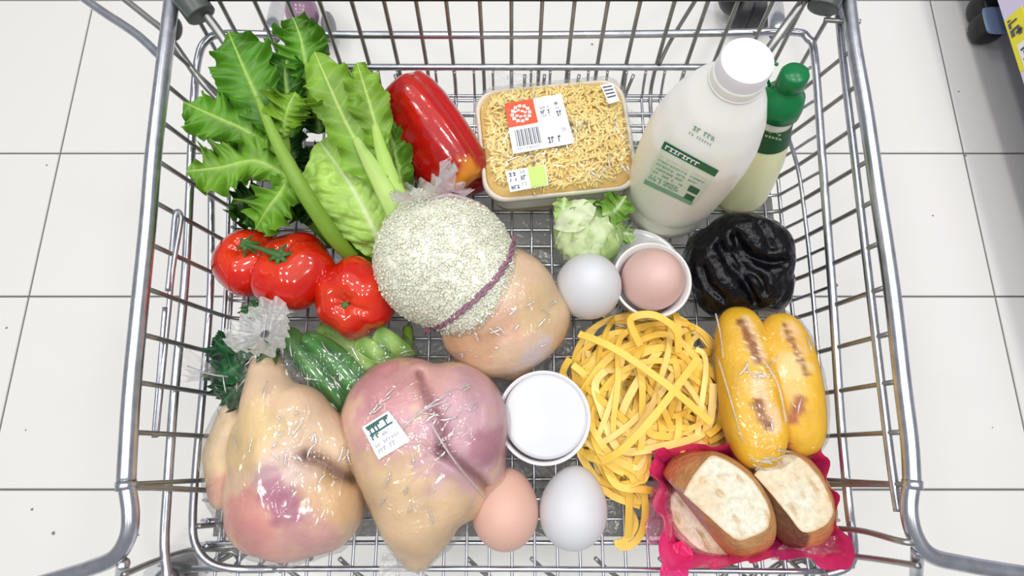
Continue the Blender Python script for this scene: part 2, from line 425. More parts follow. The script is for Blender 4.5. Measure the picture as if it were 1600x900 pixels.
# bottom wires running front to back (one mesh shared)
proto = None; n = 27
for i in range(n):
    x = -.262 + .524 * i / (n - 1)
    if proto is None:
        pts = [V(0, -.150, -.012), V(0, -.118, .000), V(0, -.09, .0018), V(0, .15, .0018), V(0, .355, .0018), V(0, .378, .008), V(0, .392, .030)]
        vv, ff = sweep(smooth_path(pts, 4), .0015, 6)
        proto = mk('floor_wire', [p + off[cart] for p in vv], ff, M['steel'], cart)
    o = proto if i == 0 else proto.copy()
    if i: C.objects.link(o)
    o.location = (x, -.15, ZB)
tube('flap_bar', [cx(-.266, -.150, -.014), cx(.266, -.150, -.014)], .0024, M['steel'], cart, 8, 2)
# far wall wires (one mesh shared)
proto = None
for i in range(21):
    x = -.30 + .030 * i
    if proto is None:
        pts = [V(0, .408, .120), V(0, .398, .06), V(0, .390, .02), V(0, .378, .003), V(0, .350, .0)]
        vv, ff = sweep(smooth_path(pts, 5), .0021, 8); proto = mk('far_wire', [p + off[cart] for p in vv], ff, M['steel_d'], cart)
    o = proto if i == 0 else proto.copy()
    if i: C.objects.link(o)
    o.location = (x + R.uniform(-.002, .002), -.15, ZB)
# bars along the walls
tube('far_bar', [P(505, 105, .035), P(800, 105, .035), P(1118, 105, .035)], .0036, M['steel'], cart)
for vv_, hh in ((150, .004), (178, .002), (197, .001)):
    tube('far_bar', [P(330, vv_, hh), P(800, vv_, hh), P(1230, vv_, hh)], .0019, M['steel'], cart)
tube('near_bar', [P(300, 889, .004), P(800, 889, .002), P(1290, 893, .002)], .0026, M['steel'], cart)
rl = [(272, -40), (266, 20), (255, 110), (240, 240), (231, 350), (216, 500), (205, 620), (197, 757)]
tube('rim_tube', [P(u, v, HR) for u, v in rl] , .0066, M['steel'], cart, 14)
tube('rim_tube', [P(*a) for a in ((197, 752, .116), (204, 800, .114), (200, 838, .110), (180, 870, .104), (140, 888, .098), (95, 902, .092), (20, 925, .085))], .0060, M['steel'], cart, 14)
v_, f_ = sweep([P(197, 752, HR), P(197, 766, HR)], .0071, 14); mk('rim_joint', v_, f_, M['steel'], cart)
rr_ = [(1322, -40), (1333, 60), (1352, 170), (1371, 300), (1393, 450), (1410, 600), (1421, 690), (1425, 758)]
tube('rim_tube', [P(u, v, HR) for u, v in rr_], .0062, M['steel'], cart, 14)
tube('rim_tube', [P(*a) for a in ((1425, 752, .116), (1420, 795, .114), (1430, 838, .110), (1455, 868, .106), (1510, 882, .1), (1600, 897, .094), (1700, 912, .088))], .0060, M['steel'], cart, 14)
v_, f_ = sweep([P(1425, 750, HR), P(1426, 765, HR)], .0069, 14); mk('rim_joint', v_, f_, M['steel'], cart)
tube('side_bar', [wp(u, v, 1) for u, v in ((1306, -20), (1318, 100), (1338, 270), (1358, 440), (1378, 610), (1393, 730), (1404, 800))], .0034, M['steel'], cart)
ring = [P(*a) for a in ((262, 905, .06), (257, 850, .058), (262, 760, .056), (272, 620, .058), (288, 450, .062), (295, 330, .065), (302, 170, .068), (309, 95, .07), (322, 64, .072), (352, 53, .073), (450, 54, .073), (800, 55, .073), (1100, 52, .073), (1235, 50, .072), (1262, 60, .07), (1273, 90, .068), (1285, 250, .063), (1300, 450, .056), (1313, 650, .045), (1326, 790, .035), (1334, 860, .028), (1322, 886, .022), (1290, 897, .018))]
tube('ring_tube', ring, .0038, M['steel'], cart, 12, 5)
tube('ring_tube', [P(*a) for a in ((330, 300, .018), (329, 450, .02), (318, 595, .026), (306, 730, .03), (301, 820, .028), (308, 856, .024), (330, 880, .018), (370, 889, .01), (430, 889, .006))], .0034, M['steel'], cart, 12, 5)
for s, pts in ((-1, ((368, 330), (362, 450), (352, 620), (349, 745), (350, 862))), (-1, ((358, 300), (353, 450), (345, 560))), (1, ((1232, 215), (1247, 265), (1258, 340), (1268, 435), (1285, 640))), (1, ((1214, 262), (1222, 350), (1234, 450), (1255, 640))),):
    tube('side_bar', [wp(u, v, s) for u, v in pts], .0020, M['steel'], cart)
loop = [P(*a) for a in ((262, 455, .085), (268, 395, .086), (273, 340, .087), (277, 330, .087), (282, 335, .087), (282, 350, .087), (270, 420, .084), (262, 500, .080), (252, 600, .077), (244, 683, .074))]
tube('seat_hinge_loop', loop, .0022, M['steel'], cart, 8, 5)
tube('side_bar', [P(*a) for a in ((258, 480, .084), (248, 600, .077), (241, 684, .074))], .0022, M['steel'], cart)
# rear corner posts and struts that run under the load
for a in (((193, 898, .11), (240, 878, .07), (293, 861, .03), (350, 855, .0), (440, 848, -.002)), ((205, 760, .112), (300, 765, .05), (326, 766, .02)), ((309, 822, .03), (351, 819, .0)), ((310, 858, .012), (380, 858, -.01), (400, 858, -.01)),
          ((320, 890, -.01), (370, 862, -.006), (410, 842, -.004)), ((1285, 757, .02), (1330, 757, .05), (1426, 757, .114)), ((1310, 826, .03), (1350, 830, .06), (1405, 845, .108), (1428, 848, .110)), ((1325, 868, .03), (1380, 875, .07), (1436, 884, .104)),
          ((1235, 880, -.01), (1290, 868, -.006), (1335, 885, .0)), ((1190, 900, -.015), (1240, 872, -.012), (1290, 900, -.012)), ((1060, 872, -.004), (1120, 880, -.01), (1180, 896, -.02)), ((1287, 31, .1), (1315, 33, .105), (1345, 34, .11))):
    tube('strut', [P(*b) for b in a], .0024, M['steel_d'], cart, 8, 6)
tube('post', [P(1434, 858, .108), P(1432, 890, .085), P(1430, 930, .06)], .0045, M['steel'], cart)
tube('post', [P(193, 880, .104), P(190, 900, .085), P(188, 930, .06)], .0045, M['steel'], cart)
for i in range(9):                       # folded rear flap, seen on edge below the near bar
    x = 430 + i * 100
    tube('flap_wire', [P(x, 872, -.004), P(x + 22, 892, -.012), P(x + 50, 912, -.02)], .0021, M['steel_d'], cart, 6, 4)
for i in range(4):
    c = P(1115 + 45 * i, 887, -.008); tube('flap_hook', [c + V(-.012, .008, .0), c + V(.004, .011, .004), c + V(.011, 0, .004), c + V(.004, -.010, 0), c + V(-.01, -.014, -.004)], .0023, M['steel_d'], cart, 8, 5)
    c = P(345 + 38 * i, 878, -.008); tube('flap_hook', [c + V(-.012, -.008, .0), c + V(.0, .006, .004), c + V(.011, .009, .004), c + V(.016, .002, 0)], .0021, M['steel_d'], cart, 8, 5)
# far handle, end brackets and the outward arms
tube('handle_bar', [P(275, -4, .118), P(800, -4, .118), P(1322, -4, .118)], .0035, M['black_pl'], cart)
for a, b in ((P(288, -12, .12), P(313, 22, .112)), (P(1296, -14, .12), P(1286, 12, .115))):
    v_, f_ = sweep(smooth_path([a, a.lerp(b, .5), b, b + (b - a) * .12], 5), [.014] * 12 + [.0135, .012, .009, .004], 16); mk('handle_bracket', v_, f_, M['grey_pl'], cart)
blob('handle_bracket', P(273, 45, .106), (.006, .012, .008), M['grey_pl'], cart, sub=3)
tube('corner_tube', [P(*a) for a in ((312, 12, .112), (338, 45, .10), (372, 95, .085), (420, 165, .06))], .0045, M['steel_d'], cart)
tube('corner_tube', [P(*a) for a in ((1262, -8, .112), (1235, 30, .10), (1203, 75, .085), (1150, 150, .05))], .0045, M['steel_d'], cart)
tube('outer_arm', [P(*a) for a in ((110, -18, .10), (160, 18, .10), (215, 55, .102), (258, 96, .104))], .0042, M['steel'], cart)
tube('outer_arm', [P(*a) for a in ((190, -5, .09), (230, 27, .09), (262, 55, .09), (310, 122, .08), (350, 165, .065), (392, 212, .05))], .0032, M['steel_d'], cart)
tube('strut', [P(1090, -5, .1), P(1050, 60, .06), P(1030, 100, .04)], .0021, M['steel_d'], cart)
for u in (617, 820, 851, 905, 990):
    tube('far_wire', [P(u, 117, .040), P(u + (800 - u) * .07, 150, .02), P(u + (800 - u) * .12, 185, .002)], .0018, M['steel_d'], cart, 8, 3)
# casters on the shop floor
def caster(u, v, r, tyre, fork_m, ang, fork=True, top=None):
    c = P(u, v, -ZB + r); ax = V(math.cos(ang), math.sin(ang), 0)
    pr = [(0, -.011), (r * .55, -.011), (r * .62, -.013), (r * .92, -.013), (r, -.008), (r, .008), (r * .92, .013), (r * .62, .013), (r * .55, .011), (0, .011)]
    w = lathe('caster_wheel', pr, c, tyre, cart, axis=ax, seg=28); lathe('hub', [(0, -.0125), (r * .3, -.0125), (r * .3, .0125), (0, .0125)], c, M['grey_pl'], w, axis=ax, seg=16)
    if fork:
        d = ax.cross(UP); t = c + V(0, 0, r * 1.25) - d * r * .4
        tube('caster_fork', [c + ax * .017, c + ax * .017 + V(0, 0, r) - d * r * .2, t, c - ax * .017 + V(0, 0, r) - d * r * .2, c - ax * .017], .008, fork_m, cart, 8, 5)
        tube('leg', [t, t + V(0, 0, .05), top or t + V(0, 0, .25)], .009, M['steel'], cart)
caster(476, 30, .036, M['grey_wheel'], M['mauve'], .25, top=P(424, 56, .06))
caster(1165, 16, .042, M['rubber'], M['grey_pl'], -.5, top=P(1215, 50, .06))
blob('wheel_cover', P(1183, 14, -ZB + .05), (.042, .034, .04), M['rubber'], cart, rot=Matrix.Rotation(-.6, 3, 'Z'), sub=3); blob('wheel_cover', P(1142, 0, -ZB + .05), (.018, .03, .03), M['black_pl'], cart, rot=Matrix.Rotation(.6, 3, 'Z'), sub=3)
c = P(472, 20, -ZB + .075); blob('caster_housing', c, (.030, .034, .03), M['mauve'], cart, fn=lambda q: 1 + .12 * abs(q.z))
blob('caster_housing', P(514, 42, -ZB + .05), (.012, .026, .03), M['grey_wheel'], cart, sub=3)
caster(284, 892, .026, M['grey_wheel'], M['grey_pl'], .2, top=P(262, 905, .05))
# grey plastic film spread below the wire floor
v, f = [], []
nx, ny = 60, 46
for j in range(ny + 1):
    for i in range(nx + 1):
        x = -.272 + .546 * i / nx; y = -.070 + .40 * j / ny
        v.append(cx(x, y, -.006 - .004 * abs(noise.noise(V(x * 30, y * 30, 1))) - .003 * abs(noise.noise(V(x * 70, y * 60, 5)))))
for j in range(ny):
    for i in range(nx): a = j * (nx + 1) + i; f.append((a, a + 1, a + nx + 2, a + nx + 1))
o = mk('plastic_liner', v, f, M['liner'], base=cx(0, .12, -.01)); tag(o, 'crumpled grey see-through plastic sheet under the wire floor of the cart', 'plastic sheet')

# ------------------------------------------------------------------ shelf edge at the top right
A = P(1556, -8, -.33); B = P(1602, 138, -.33); dr = (B - A).normalized(); nrm_ = V(-dr.y, dr.x, 0)
if nrm_.x > 0: nrm_ = -nrm_
A2 = A - dr * .35; B2 = B + dr * .6
sh = thing('shop_shelf', 'pale lilac shop shelf edge at the top right corner of the picture', 'shelf', (A.x, A.y, 0))
def slab(name, a, b, z0, z1, t0, t1, m, parent):
    v = [p - nrm_ * t + V(0, 0, 0) for z in (z0, z1) for t in (t0, t1) for p in (V(a.x, a.y, z), V(b.x, b.y, z))]
    return mk(name, v, [(0, 1, 3, 2), (4, 6, 7, 5), (0, 4, 5, 1), (2, 3, 7, 6), (0, 2, 6, 4), (1, 5, 7, 3)], m, parent, smooth=False)
zs = ZB - .33
slab('front_panel', A2, B2, zs, zs + .10, 0, .012, M['lilac'], sh)
slab('shelf_board', A2, B2, zs + .09, zs + .105, .0, .40, M['lilac'], sh)
slab('base_panel', A2, B2, .0, zs + .09, .14, .16, M['grey_pl'], sh)
ta = A.lerp(B, .30); tb = A.lerp(B, .84)
tg = slab('price_strip', ta, tb, zs + .002, zs + .040, -.0022, 0, M['yellow'], sh)
tc_ = A.lerp(B, .60); slab('price_card', tc_, tb, zs + .012, zs + .040, -.0032, -.0022, M['paper'], tg)
def dot(a, z0, z1, k0, k1, m): slab('print', ta.lerp(tb, k0), ta.lerp(tb, k1), z0, z1, -.0036, -.0030, m, tg)
for k0, k1, a, b in ((.06, .09, .008, .014), (.12, .22, .008, .012), (.12, .15, .012, .026), (.25, .38, .008, .014), (.25, .29, .014, .026), (.33, .38, .018, .030), (.30, .42, .022, .028), (.66, .70, .016, .030), (.72, .78, .02, .026), (.84, .87, .016, .032), (.89, .93, .016, .026)):
    dot(0, zs + a, zs + b, k0, k1, M['ink'])
fc = thing('shelf_foot', 'black rounded foot with blue-grey plate beneath the lilac shelf edge', 'shelf foot', P(1540, 30, -ZB))
blob('foot', P(1543, 12, -ZB + .03), (.030, .026, .028), M['black_pl'], fc, fn=lambda q: 1 / max(abs(q.x), abs(q.y), abs(q.z)) ** .5)
blob('foot', P(1543, 42, -ZB + .03), (.026, .026, .028), M['black_pl'], fc, fn=lambda q: 1 / max(abs(q.x), abs(q.y), abs(q.z)) ** .5)
blob('plate', P(1556, 32, -ZB + .066), (.022, .03, .004), M['bluegrey'], fc, fn=lambda q: 1 / max(abs(q.x), abs(q.y), abs(q.z)) ** .7, sub=3)

# ------------------------------------------------------------------ leaves
def leaf(name, pts, widths, parent, col, rib, ruffle=.006, lobes=(9, .16), cup=.0, seed=0, nv=90, nu=26, blister=.0, veins=12, freq=26, h_extra=0, teeth=.05):
    path = smooth_path([P(*p) for p in pts], 12); L = [0]
    for a, b in zip(path, path[1:]): L.append(L[-1] + (b - a).length)
    def at(t):
        s = t * L[-1]; i = min(len(L) - 2, max(0, int(np.searchsorted(L, s)) - 1)); k = (s - L[i]) / max(1e-9, L[i + 1] - L[i]); return path[i].lerp(path[i + 1], k), (path[i + 1] - path[i]).normalized()
    rr = random.Random(seed); ph = [rr.uniform(0, 6.28) for _ in range(8)]
    v, f, c = [], [], []
    tl = L[-1]
    for j in range(nv + 1):
        t = j / nv; p, tg_ = at(t); side = tg_.cross(UP).normalized(); nn = side.cross(tg_).normalized()
        w0 = float(np.interp(t * (len(widths) - 1), range(len(widths)), widths))
        for i in range(nu + 1):
            u = -1 + 2 * i / nu; sg = 0 if u < 0 else 3; au = abs(u)
            sd_ = seed * 7.3 + sg * 3; lob = 1 + au * (lobes[1] * 2.2 * noise.noise(V(t * lobes[0] * .55, sd_, 0)) + lobes[1] * .7 * math.sin(lobes[0] * 3.14 * t + ph[sg])) + teeth * 2.2 * noise.noise(V(t * lobes[0] * 4.5, sd_, 5)) * au ** 3
            w = w0 * lob
            # tooth veins sweep towards the tip
            fw_ = .35 - 1.0 * max(0, (t - .72) / .28) ** 1.5; q = p + side * w * u + tg_ * (w * fw_ * au ** 1.6)
            z = 1.35 * ruffle * au ** 1.7 * (.9 * math.sin(freq * t + ph[sg + 2]) + .7 * math.sin(freq * 2.1 * t + ph[sg] * 2 + 2 * noise.noise(V(t * 5, sd_, 1))) + 1.1 * au ** 2 * noise.noise(V(t * 26, sd_, au * 2))) + cup * au ** 2 * w0
            vein = (t * veins - au * 1.6 * w0 / max(tl / veins, .001) * .35) % 1; vd = min(vein, 1 - vein)
            vv2 = max(0, 1 - vd * 9) * (1 - au * .6)
            bl_ = abs(noise.noise(q * 55 + V(seed, 0, 0))) + .5 * abs(noise.noise(q * 120)); z += blister * (.5 * abs(math.sin(math.pi * vein)) ** .6 + 1.6 * bl_) * min(1, au * 4)
            if blister: vv2 = max(vv2 * .8, 1.2 * max(0, 1 - bl_ * 7))
            rb = max(0, 1 - au * w / (.0042 * (1.2 - t)))
            z += .0016 * rb
            q = q + nn * z; v.append(q)
            k = .82 + .30 * noise.noise(q * 35) + .16 * noise.noise(q * 120)
            cc = tuple(x * k for x in col); cc = lerp3(cc, rib, min(1, .32 * vv2 + .9 * rb)); c.append(cc)
    for j in range(nv):
        for i in range(nu): a = j * (nu + 1) + i; f.append((a, a + 1, a + nu + 2, a + nu + 1))
    return mk(name, v, f, M['attr_leaf'], parent, cols=c)
def stalk(name, pts, rad, parent, col, col2=None, flat=.7, sides=14):
    path = smooth_path([P(*p) for p in pts], 8); n = len(path)
    r = [float(np.interp(i / (n - 1) * (len(rad) - 1), range(len(rad)), rad)) for i in range(n)]
    v, f = sweep(path, r, sides, flat=flat, upv=UP); cols = []
    for i in range(n):
        for k in range(sides):
            a = lerp3(col2 or col, col, i / n); s = 1 + .18 * math.sin(k * 3.1) + .1 * noise.noise(v[i * sides + k] * 50); cols.append(tuple(x * s for x in a))
    return mk(name, v, f, M['attr_leaf'], parent, cols=cols)
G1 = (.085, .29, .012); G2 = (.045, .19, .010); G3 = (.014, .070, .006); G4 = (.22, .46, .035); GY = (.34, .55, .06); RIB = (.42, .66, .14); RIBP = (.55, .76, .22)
px = lambda n: n / 1750.0
cel = thing('leaf_celery', 'bunch of leafy green celery with a long curved stalk above the tomatoes', 'leafy vegetable', P(545, 400, .0))
stalk('stalk', ((552, 404, .038), (520, 368, .064), (478, 305, .092), (448, 252, .104), (425, 205, .108), (402, 152, .110)), (.0068, .0076, .0072, .0064, .005, .0025), cel, (.30, .52, .08), (.20, .36, .03))
stalk('stalk', ((500, 350, .03), (455, 300, .05), (405, 240, .075), (370, 205, .088)), (.006, .006, .005, .003), cel, (.30, .52, .08))
stalk('stalk', ((448, 250, .072), (446, 225, .085), (443, 195, .095)), (.004, .0045, .003), cel, (.36, .58, .10))
stalk('stalk', ((520, 380, .02), (490, 350, .025), (455, 325, .03)), (.006, .006, .005), cel, (.28, .48, .08), G1)
leaf('leaf', ((432, 222, .09), (412, 175, .100), (385, 115, .108), (357, 50, .112)), (px(6), px(26), px(44), px(48), px(38), px(16)), cel, G1, RIB, seed=1, ruffle=.004)
leaf('leaf', ((432, 238, .088), (385, 205, .094), (335, 182, .100), (287, 160, .102)), (px(5), px(20), px(34), px(40), px(36), px(14)), cel, (.13, .36, .022), RIB, seed=2, ruffle=.005)
leaf('leaf', ((448, 275, .083), (400, 252, .092), (345, 262, .098), (292, 268, .098)), (px(10), px(38), px(36), px(44), px(40), px(16)), cel, (.20, .44, .035), RIB, seed=3, ruffle=.006)
leaf('leaf', ((448, 262, .078), (445, 290, .086), (420, 325, .085), (400, 358, .070)), (px(5), px(18), px(30), px(38), px(34), px(18)), cel, (.18, .42, .03), RIB, seed=4, ruffle=.006)
leaf('leaf', ((444, 215, .092), (446, 190, .104), (452, 165, .112), (462, 145, .112)), (px(5), px(20), px(36), px(40), px(24)), cel, (.24, .48, .03), RIB, seed=5, ruffle=.007)
leaf('leaf', ((430, 240, .07), (405, 205, .078), (378, 165, .083), (362, 138, .085)), (px(14), px(34), px(36), px(30), px(12)), cel, G2, G1, seed=6, ruffle=.004)
leaf('leaf', ((455, 215, .07), (450, 160, .085), (446, 110, .095), (455, 75, .10)), (px(16), px(26), px(30), px(30), px(16)), cel, G2, RIB, seed=7, ruffle=.003, cup=.3)
leaf('leaf', ((490, 150, .08), (478, 100, .098), (470, 60, .106), (458, 28, .108)), (px(14), px(30), px(36), px(34), px(20)), cel, (.11, .33, .02), RIB, seed=8, ruffle=.007, lobes=(11, .2))
leaf('leaf', ((430, 250, .06), (395, 230, .07), (365, 225, .075), (345, 235, .075)), (px(20), px(30), px(30), px(12)), cel, G2, G1, seed=9, ruffle=.004)
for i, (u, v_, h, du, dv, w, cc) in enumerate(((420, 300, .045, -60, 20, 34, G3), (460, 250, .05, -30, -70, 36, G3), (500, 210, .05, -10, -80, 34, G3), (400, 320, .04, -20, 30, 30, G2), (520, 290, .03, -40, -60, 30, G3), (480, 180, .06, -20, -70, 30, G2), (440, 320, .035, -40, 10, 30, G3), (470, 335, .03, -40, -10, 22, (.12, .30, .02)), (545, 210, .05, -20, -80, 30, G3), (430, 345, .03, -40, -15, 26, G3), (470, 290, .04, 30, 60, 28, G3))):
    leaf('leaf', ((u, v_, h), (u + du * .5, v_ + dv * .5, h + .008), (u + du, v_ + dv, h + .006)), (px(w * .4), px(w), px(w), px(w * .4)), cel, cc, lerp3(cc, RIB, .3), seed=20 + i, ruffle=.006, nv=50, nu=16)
let = thing('lettuce', 'pale green lettuce with one broad crinkled leaf between celery and red pepper', 'lettuce', P(600, 380, .0))
leaf('leaf', ((602, 398, .038), (580, 350, .060), (545, 285, .074), (500, 222, .074)), (px(28), px(60), px(76), px(80), px(72), px(48)), let, (.50, .80, .15), (.78, .92, .50), seed=31, ruffle=.002, lobes=(7, .03), teeth=.02, blister=.0042, veins=11, cup=-.22, nv=120, nu=44)
leaf('leaf', ((632, 350, .07), (592, 280, .085), (545, 200, .102), (512, 128, .112), (492, 82, .114)), (px(10), px(14), px(34), px(36), px(34), px(38), px(20)), let, (.27, .52, .05), RIBP, seed=32, ruffle=.004, lobes=(12, .14), nv=120)
leaf('leaf', ((625, 300, .075), (600, 240, .092), (580, 170, .108), (558, 98, .112)), (px(6), px(8), px(20), px(34), px(28), px(14)), let, (.26, .50, .04), RIBP, seed=33, ruffle=.004)
leaf('leaf', ((600, 230, .06), (575, 180, .075), (560, 140, .082), (545, 110, .085)), (px(14), px(24), px(22), px(8)), let, G2, RIB, seed=34)
leaf('leaf', ((635, 330, .05), (625, 270, .06), (612, 215, .068), (600, 180, .07)), (px(16), px(22), px(22), px(10)), let, (.13, .32, .02), RIB, seed=35, blister=.003)
stalk('stalk', ((634, 362, .066), (608, 310, .082), (578, 255, .093), (555, 215, .100)), (.0105, .0095, .007, .003), let, (.46, .68, .16), (.55, .76, .24), flat=.45)
stalk('stalk', ((640, 340, .070), (615, 290, .082), (596, 235, .096), (586, 195, .103)), (.009, .008, .006, .003), let, (.46, .70, .14), (.50, .74, .18), flat=.5)
stalk('core', ((612, 402, .012), (560, 340, .03), (510, 270, .04)), (.025, .032, .022), let, (.16, .34, .03), flat=.7)

# ------------------------------------------------------------------ red pepper
pa = P(628, 148, .050); pb = P(722, 272, .034); ax = (pb - pa).normalized(); Lp = (pb - pa).length
pc = painter((.36, .003, .004), [(P(735, 283, .05), .022, (.75, .30, .02), .8), (P(650, 128, .06), .016, (.45, .04, .01), .7), (P(690, 150, .07), .05, (.52, .006, .004), .7)], .15, 25)
prof = [(.0, -.004), (.012, -.002), (.024, -.006), (.034, .0), (.0385, .012), (.0405, .03), (.040, .055), (.038, .08), (.035, Lp), (.028, Lp + .013), (.016, Lp + .017), (.006, Lp + .010), (0, Lp + .008)]
pz = np.linspace(0, 1, 44); tp = np.linspace(0, 1, len(prof)); pr2 = [(float(np.interp(t, tp, [q[0] for q in prof])), float(np.interp(t, tp, [q[1] for q in prof]))) for t in pz]
pep = thing('bell_pepper', 'shiny long red bell pepper leaning behind the rice bag', 'pepper', P(690, 210, 0))
lathe('flesh', pr2, pa, M['pepper'], pep, axis=ax, seg=72, rf=lambda a, z: 1 + .10 * math.cos(3 * a + .6) + .03 * math.cos(2 * a) - .10 * math.exp(-((((a - 1.75 + math.pi) % (2 * math.pi)) - math.pi) / .16) ** 2), cols=pc)
tube('stem', [pa - ax * .000, pa - ax * .008, pa - ax * .012 + UP * .004], .0035, M['green_stem'], pep)
blob('lower_lobe', P(728, 278, .022), (.026, .018, .020), M['pepper'], pep, cols=lambda q, p: (.28, .003, .004), sub=3)

# ------------------------------------------------------------------ tomatoes
def tomato(c, r, axis, label, lobes=5, la=.05, dip=.35, squash=.86, seed=1, stem=True, crease=None):
    t = thing('tomato', label, 'tomato', (c.x, c.y, ZB), 'tomatoes under the celery'); q3 = UP.rotation_difference(axis.normalized()).to_matrix()
    def fn(q):
        a = math.atan2(q.y, q.x); th = math.acos(max(-1, min(1, q.z)))
        k = 1 + la * math.cos(lobes * a + seed) * math.sin(th) + la * .5 * math.cos((lobes - 2) * a + seed * 2) * math.sin(th)
        k -= dip * math.exp(-(th / .30) ** 2) * (1 + .25 * math.cos(lobes * a + seed))
        if crease: k -= crease[1] * math.exp(-(((a - crease[0] + math.pi) % (2 * math.pi) - math.pi) / .16) ** 2) * math.exp(-((th - .5) / .5) ** 2)
        return k
    cf = painter((.58, .010, .003), [(c + axis.normalized() * r * .6, r * .8, (.68, .045, .006), .6)], .12, 30)
    blob('flesh', c, (r, r, r * squash), M['attr_gloss'], t, rot=q3, fn=fn, sub=5, cols=lambda q, p: cf(p))
    return t
tl = P(390, 410, .036); tm = P(460, 424, .042); tr_ = P(555, 466, .040)
t1 = tomato(tl, .0335, V(-.0, .25, .9), 'leftmost red tomato, joined by a green vine to its neighbour', lobes=5, la=.02, seed=2)
t2 = tomato(tm, .0385, V(-.15, .35, .85), 'ribbed red tomato in the middle, the green vine ends on its top', lobes=5, la=.05, seed=.4, crease=(.9, .10))
t3 = tomato(tr_, .0375, V(-.12, -.36, .85), 'red tomato nearest the rice bag, with a pleated dimple and tiny stem', lobes=6, la=.045, seed=3.3, dip=.36, crease=(-.4, .13))
a = P(385, 382, .068); b = P(437, 400, .074)
vine = tube('tomato_vine', [a + V(-.006, 0, -.006), a, a.lerp(b, .35) + UP * .003, a.lerp(b, .7) + UP * .002, b, b + V(.004, -.003, -.008)], (.0028, .0026, .002, .0026, .0036, .003), M['green_stem']); tag(vine, 'green vine stem lying across the two left tomatoes', 'vine')
for cc, s in ((a, .8), (b, 1)):
    for k in range(6):
        an = k * 1.05 + .3; d = V(math.cos(an), math.sin(an), 0)
        tube('sepal', [cc + UP * -.001, cc + d * .005 * s + UP * .001, cc + d * .011 * s - UP * .0035, cc + d * .014 * s - UP * .005], (.0024, .0022, .0014, .0004), M['green_stem'], vine, flat=.5)
T3 = bvh(t3.children[0]); d = ray(540, 477).normalized(); hit = T3.ray_cast(CAM, d)[0]
blob('stem', hit, (.0045, .004, .0035), M['green_stem'], t3, sub=2)

# ------------------------------------------------------------------ bag gathers
def tuft(name, c, axis, r0, r1, L, m, parent, pleats=11, amp=.35, seg=88, seed=0, squash=1.0, rings=12):
    ax = axis.normalized(); q = UP.rotation_difference(ax); v, f = [], []
    for j in range(rings + 1):
        t = j / rings
        for k in range(seg):
            a = 2 * math.pi * k / seg
            r = (r0 + (r1 - r0) * t ** .8) * (1 + .15 * t * math.sin(3 * a + seed) + .12 * t * noise.noise(V(math.cos(a) * 2, math.sin(a) * 2, seed)))
            pl = math.sin(pleats * a + seed + 1.5 * math.sin(2 * a))
            z = L * (t ** .75) * (1 + .15 * math.sin(2 * a + seed)) + amp * r * pl * (.25 + .5 * t)
            rr = r * (1 + .18 * pl * (1 - t))
            v.append(q @ V(rr * math.cos(a), rr * math.sin(a) * squash, z) + c)
    for j in range(rings):
        for k in range(seg): k2 = (k + 1) % seg; f.append((j * seg + k, j * seg + k2, (j + 1) * seg + k2, (j + 1) * seg + k))
    return mk(name, v, f, m, parent)
def blocky_crumple(name, px_quad, h, m, parent, amp=.006, seed=0, n=26):
    v, f = [], []
    for j in range(n + 1):
        for i in range(n + 1):
            s, t = i / n, j / n; u, w = bil(px_quad, s, t)
            p = P(u, w, h); e = math.sin(math.pi * s) * math.sin(math.pi * t)
            k = abs(noise.noise(p * 70 + V(seed, 0, 0))) + .6 * abs(noise.noise(p * 150 + V(0, seed, 0)))
            v.append(p + V(noise.noise(p * 60 + V(9, seed, 0)) * .004, noise.noise(p * 60 + V(seed, 9, 0)) * .004, amp * (1 - 2 * k) + amp * .4 * e))
    for j in range(n):
        for i in range(n): a = j * (n + 1) + i; f.append((a, a + n + 1, a + n + 2, a + 1))
    return mk(name, v, f, m, parent)

def crease_glints(parent, T, regs, n, seed, ln=(10, 34), w=.0007, m=None):  # pale streaks laid on the film, imitating glints along its folds
    rg = random.Random(seed); V_, F_ = [], []
    for _ in range(n):
        x0, y0, x1, y1, ang0 = rg.choice(regs); u = rg.uniform(x0, x1); w_ = rg.uniform(y0, y1); a = math.radians(ang0) + rg.gauss(0, .5); L_ = rg.uniform(*ln); k = rg.uniform(-.03, .03); pts = []
        for i in range(8):
            h = T.ray_cast(CAM, ray(u, w_).normalized())
            if h[0] is None: break
            nn = h[1] if h[1].dot(h[0] - CAM) < 0 else -h[1]
            pts.append(h[0] + nn * .0005); u += math.cos(a) * L_ / 7; w_ += math.sin(a) * L_ / 7; a += k * L_ / 7 + rg.gauss(0, .05)
        if len(pts) < 4: continue
        rad = [w * rg.uniform(.3, 1.1) * math.sin(math.pi * (i + .4) / len(pts)) + .0001 for i in range(len(pts))]
        a_, b_ = sweep(pts, rad, 5, flat=.5); n0 = len(V_); V_ += a_; F_ += [tuple(i + n0 for i in q) for q in b_]
    if V_:
        o = mk('film_crease_glints', V_, F_, m or M['crease'], parent); o['kind'] = 'stuff'; return o

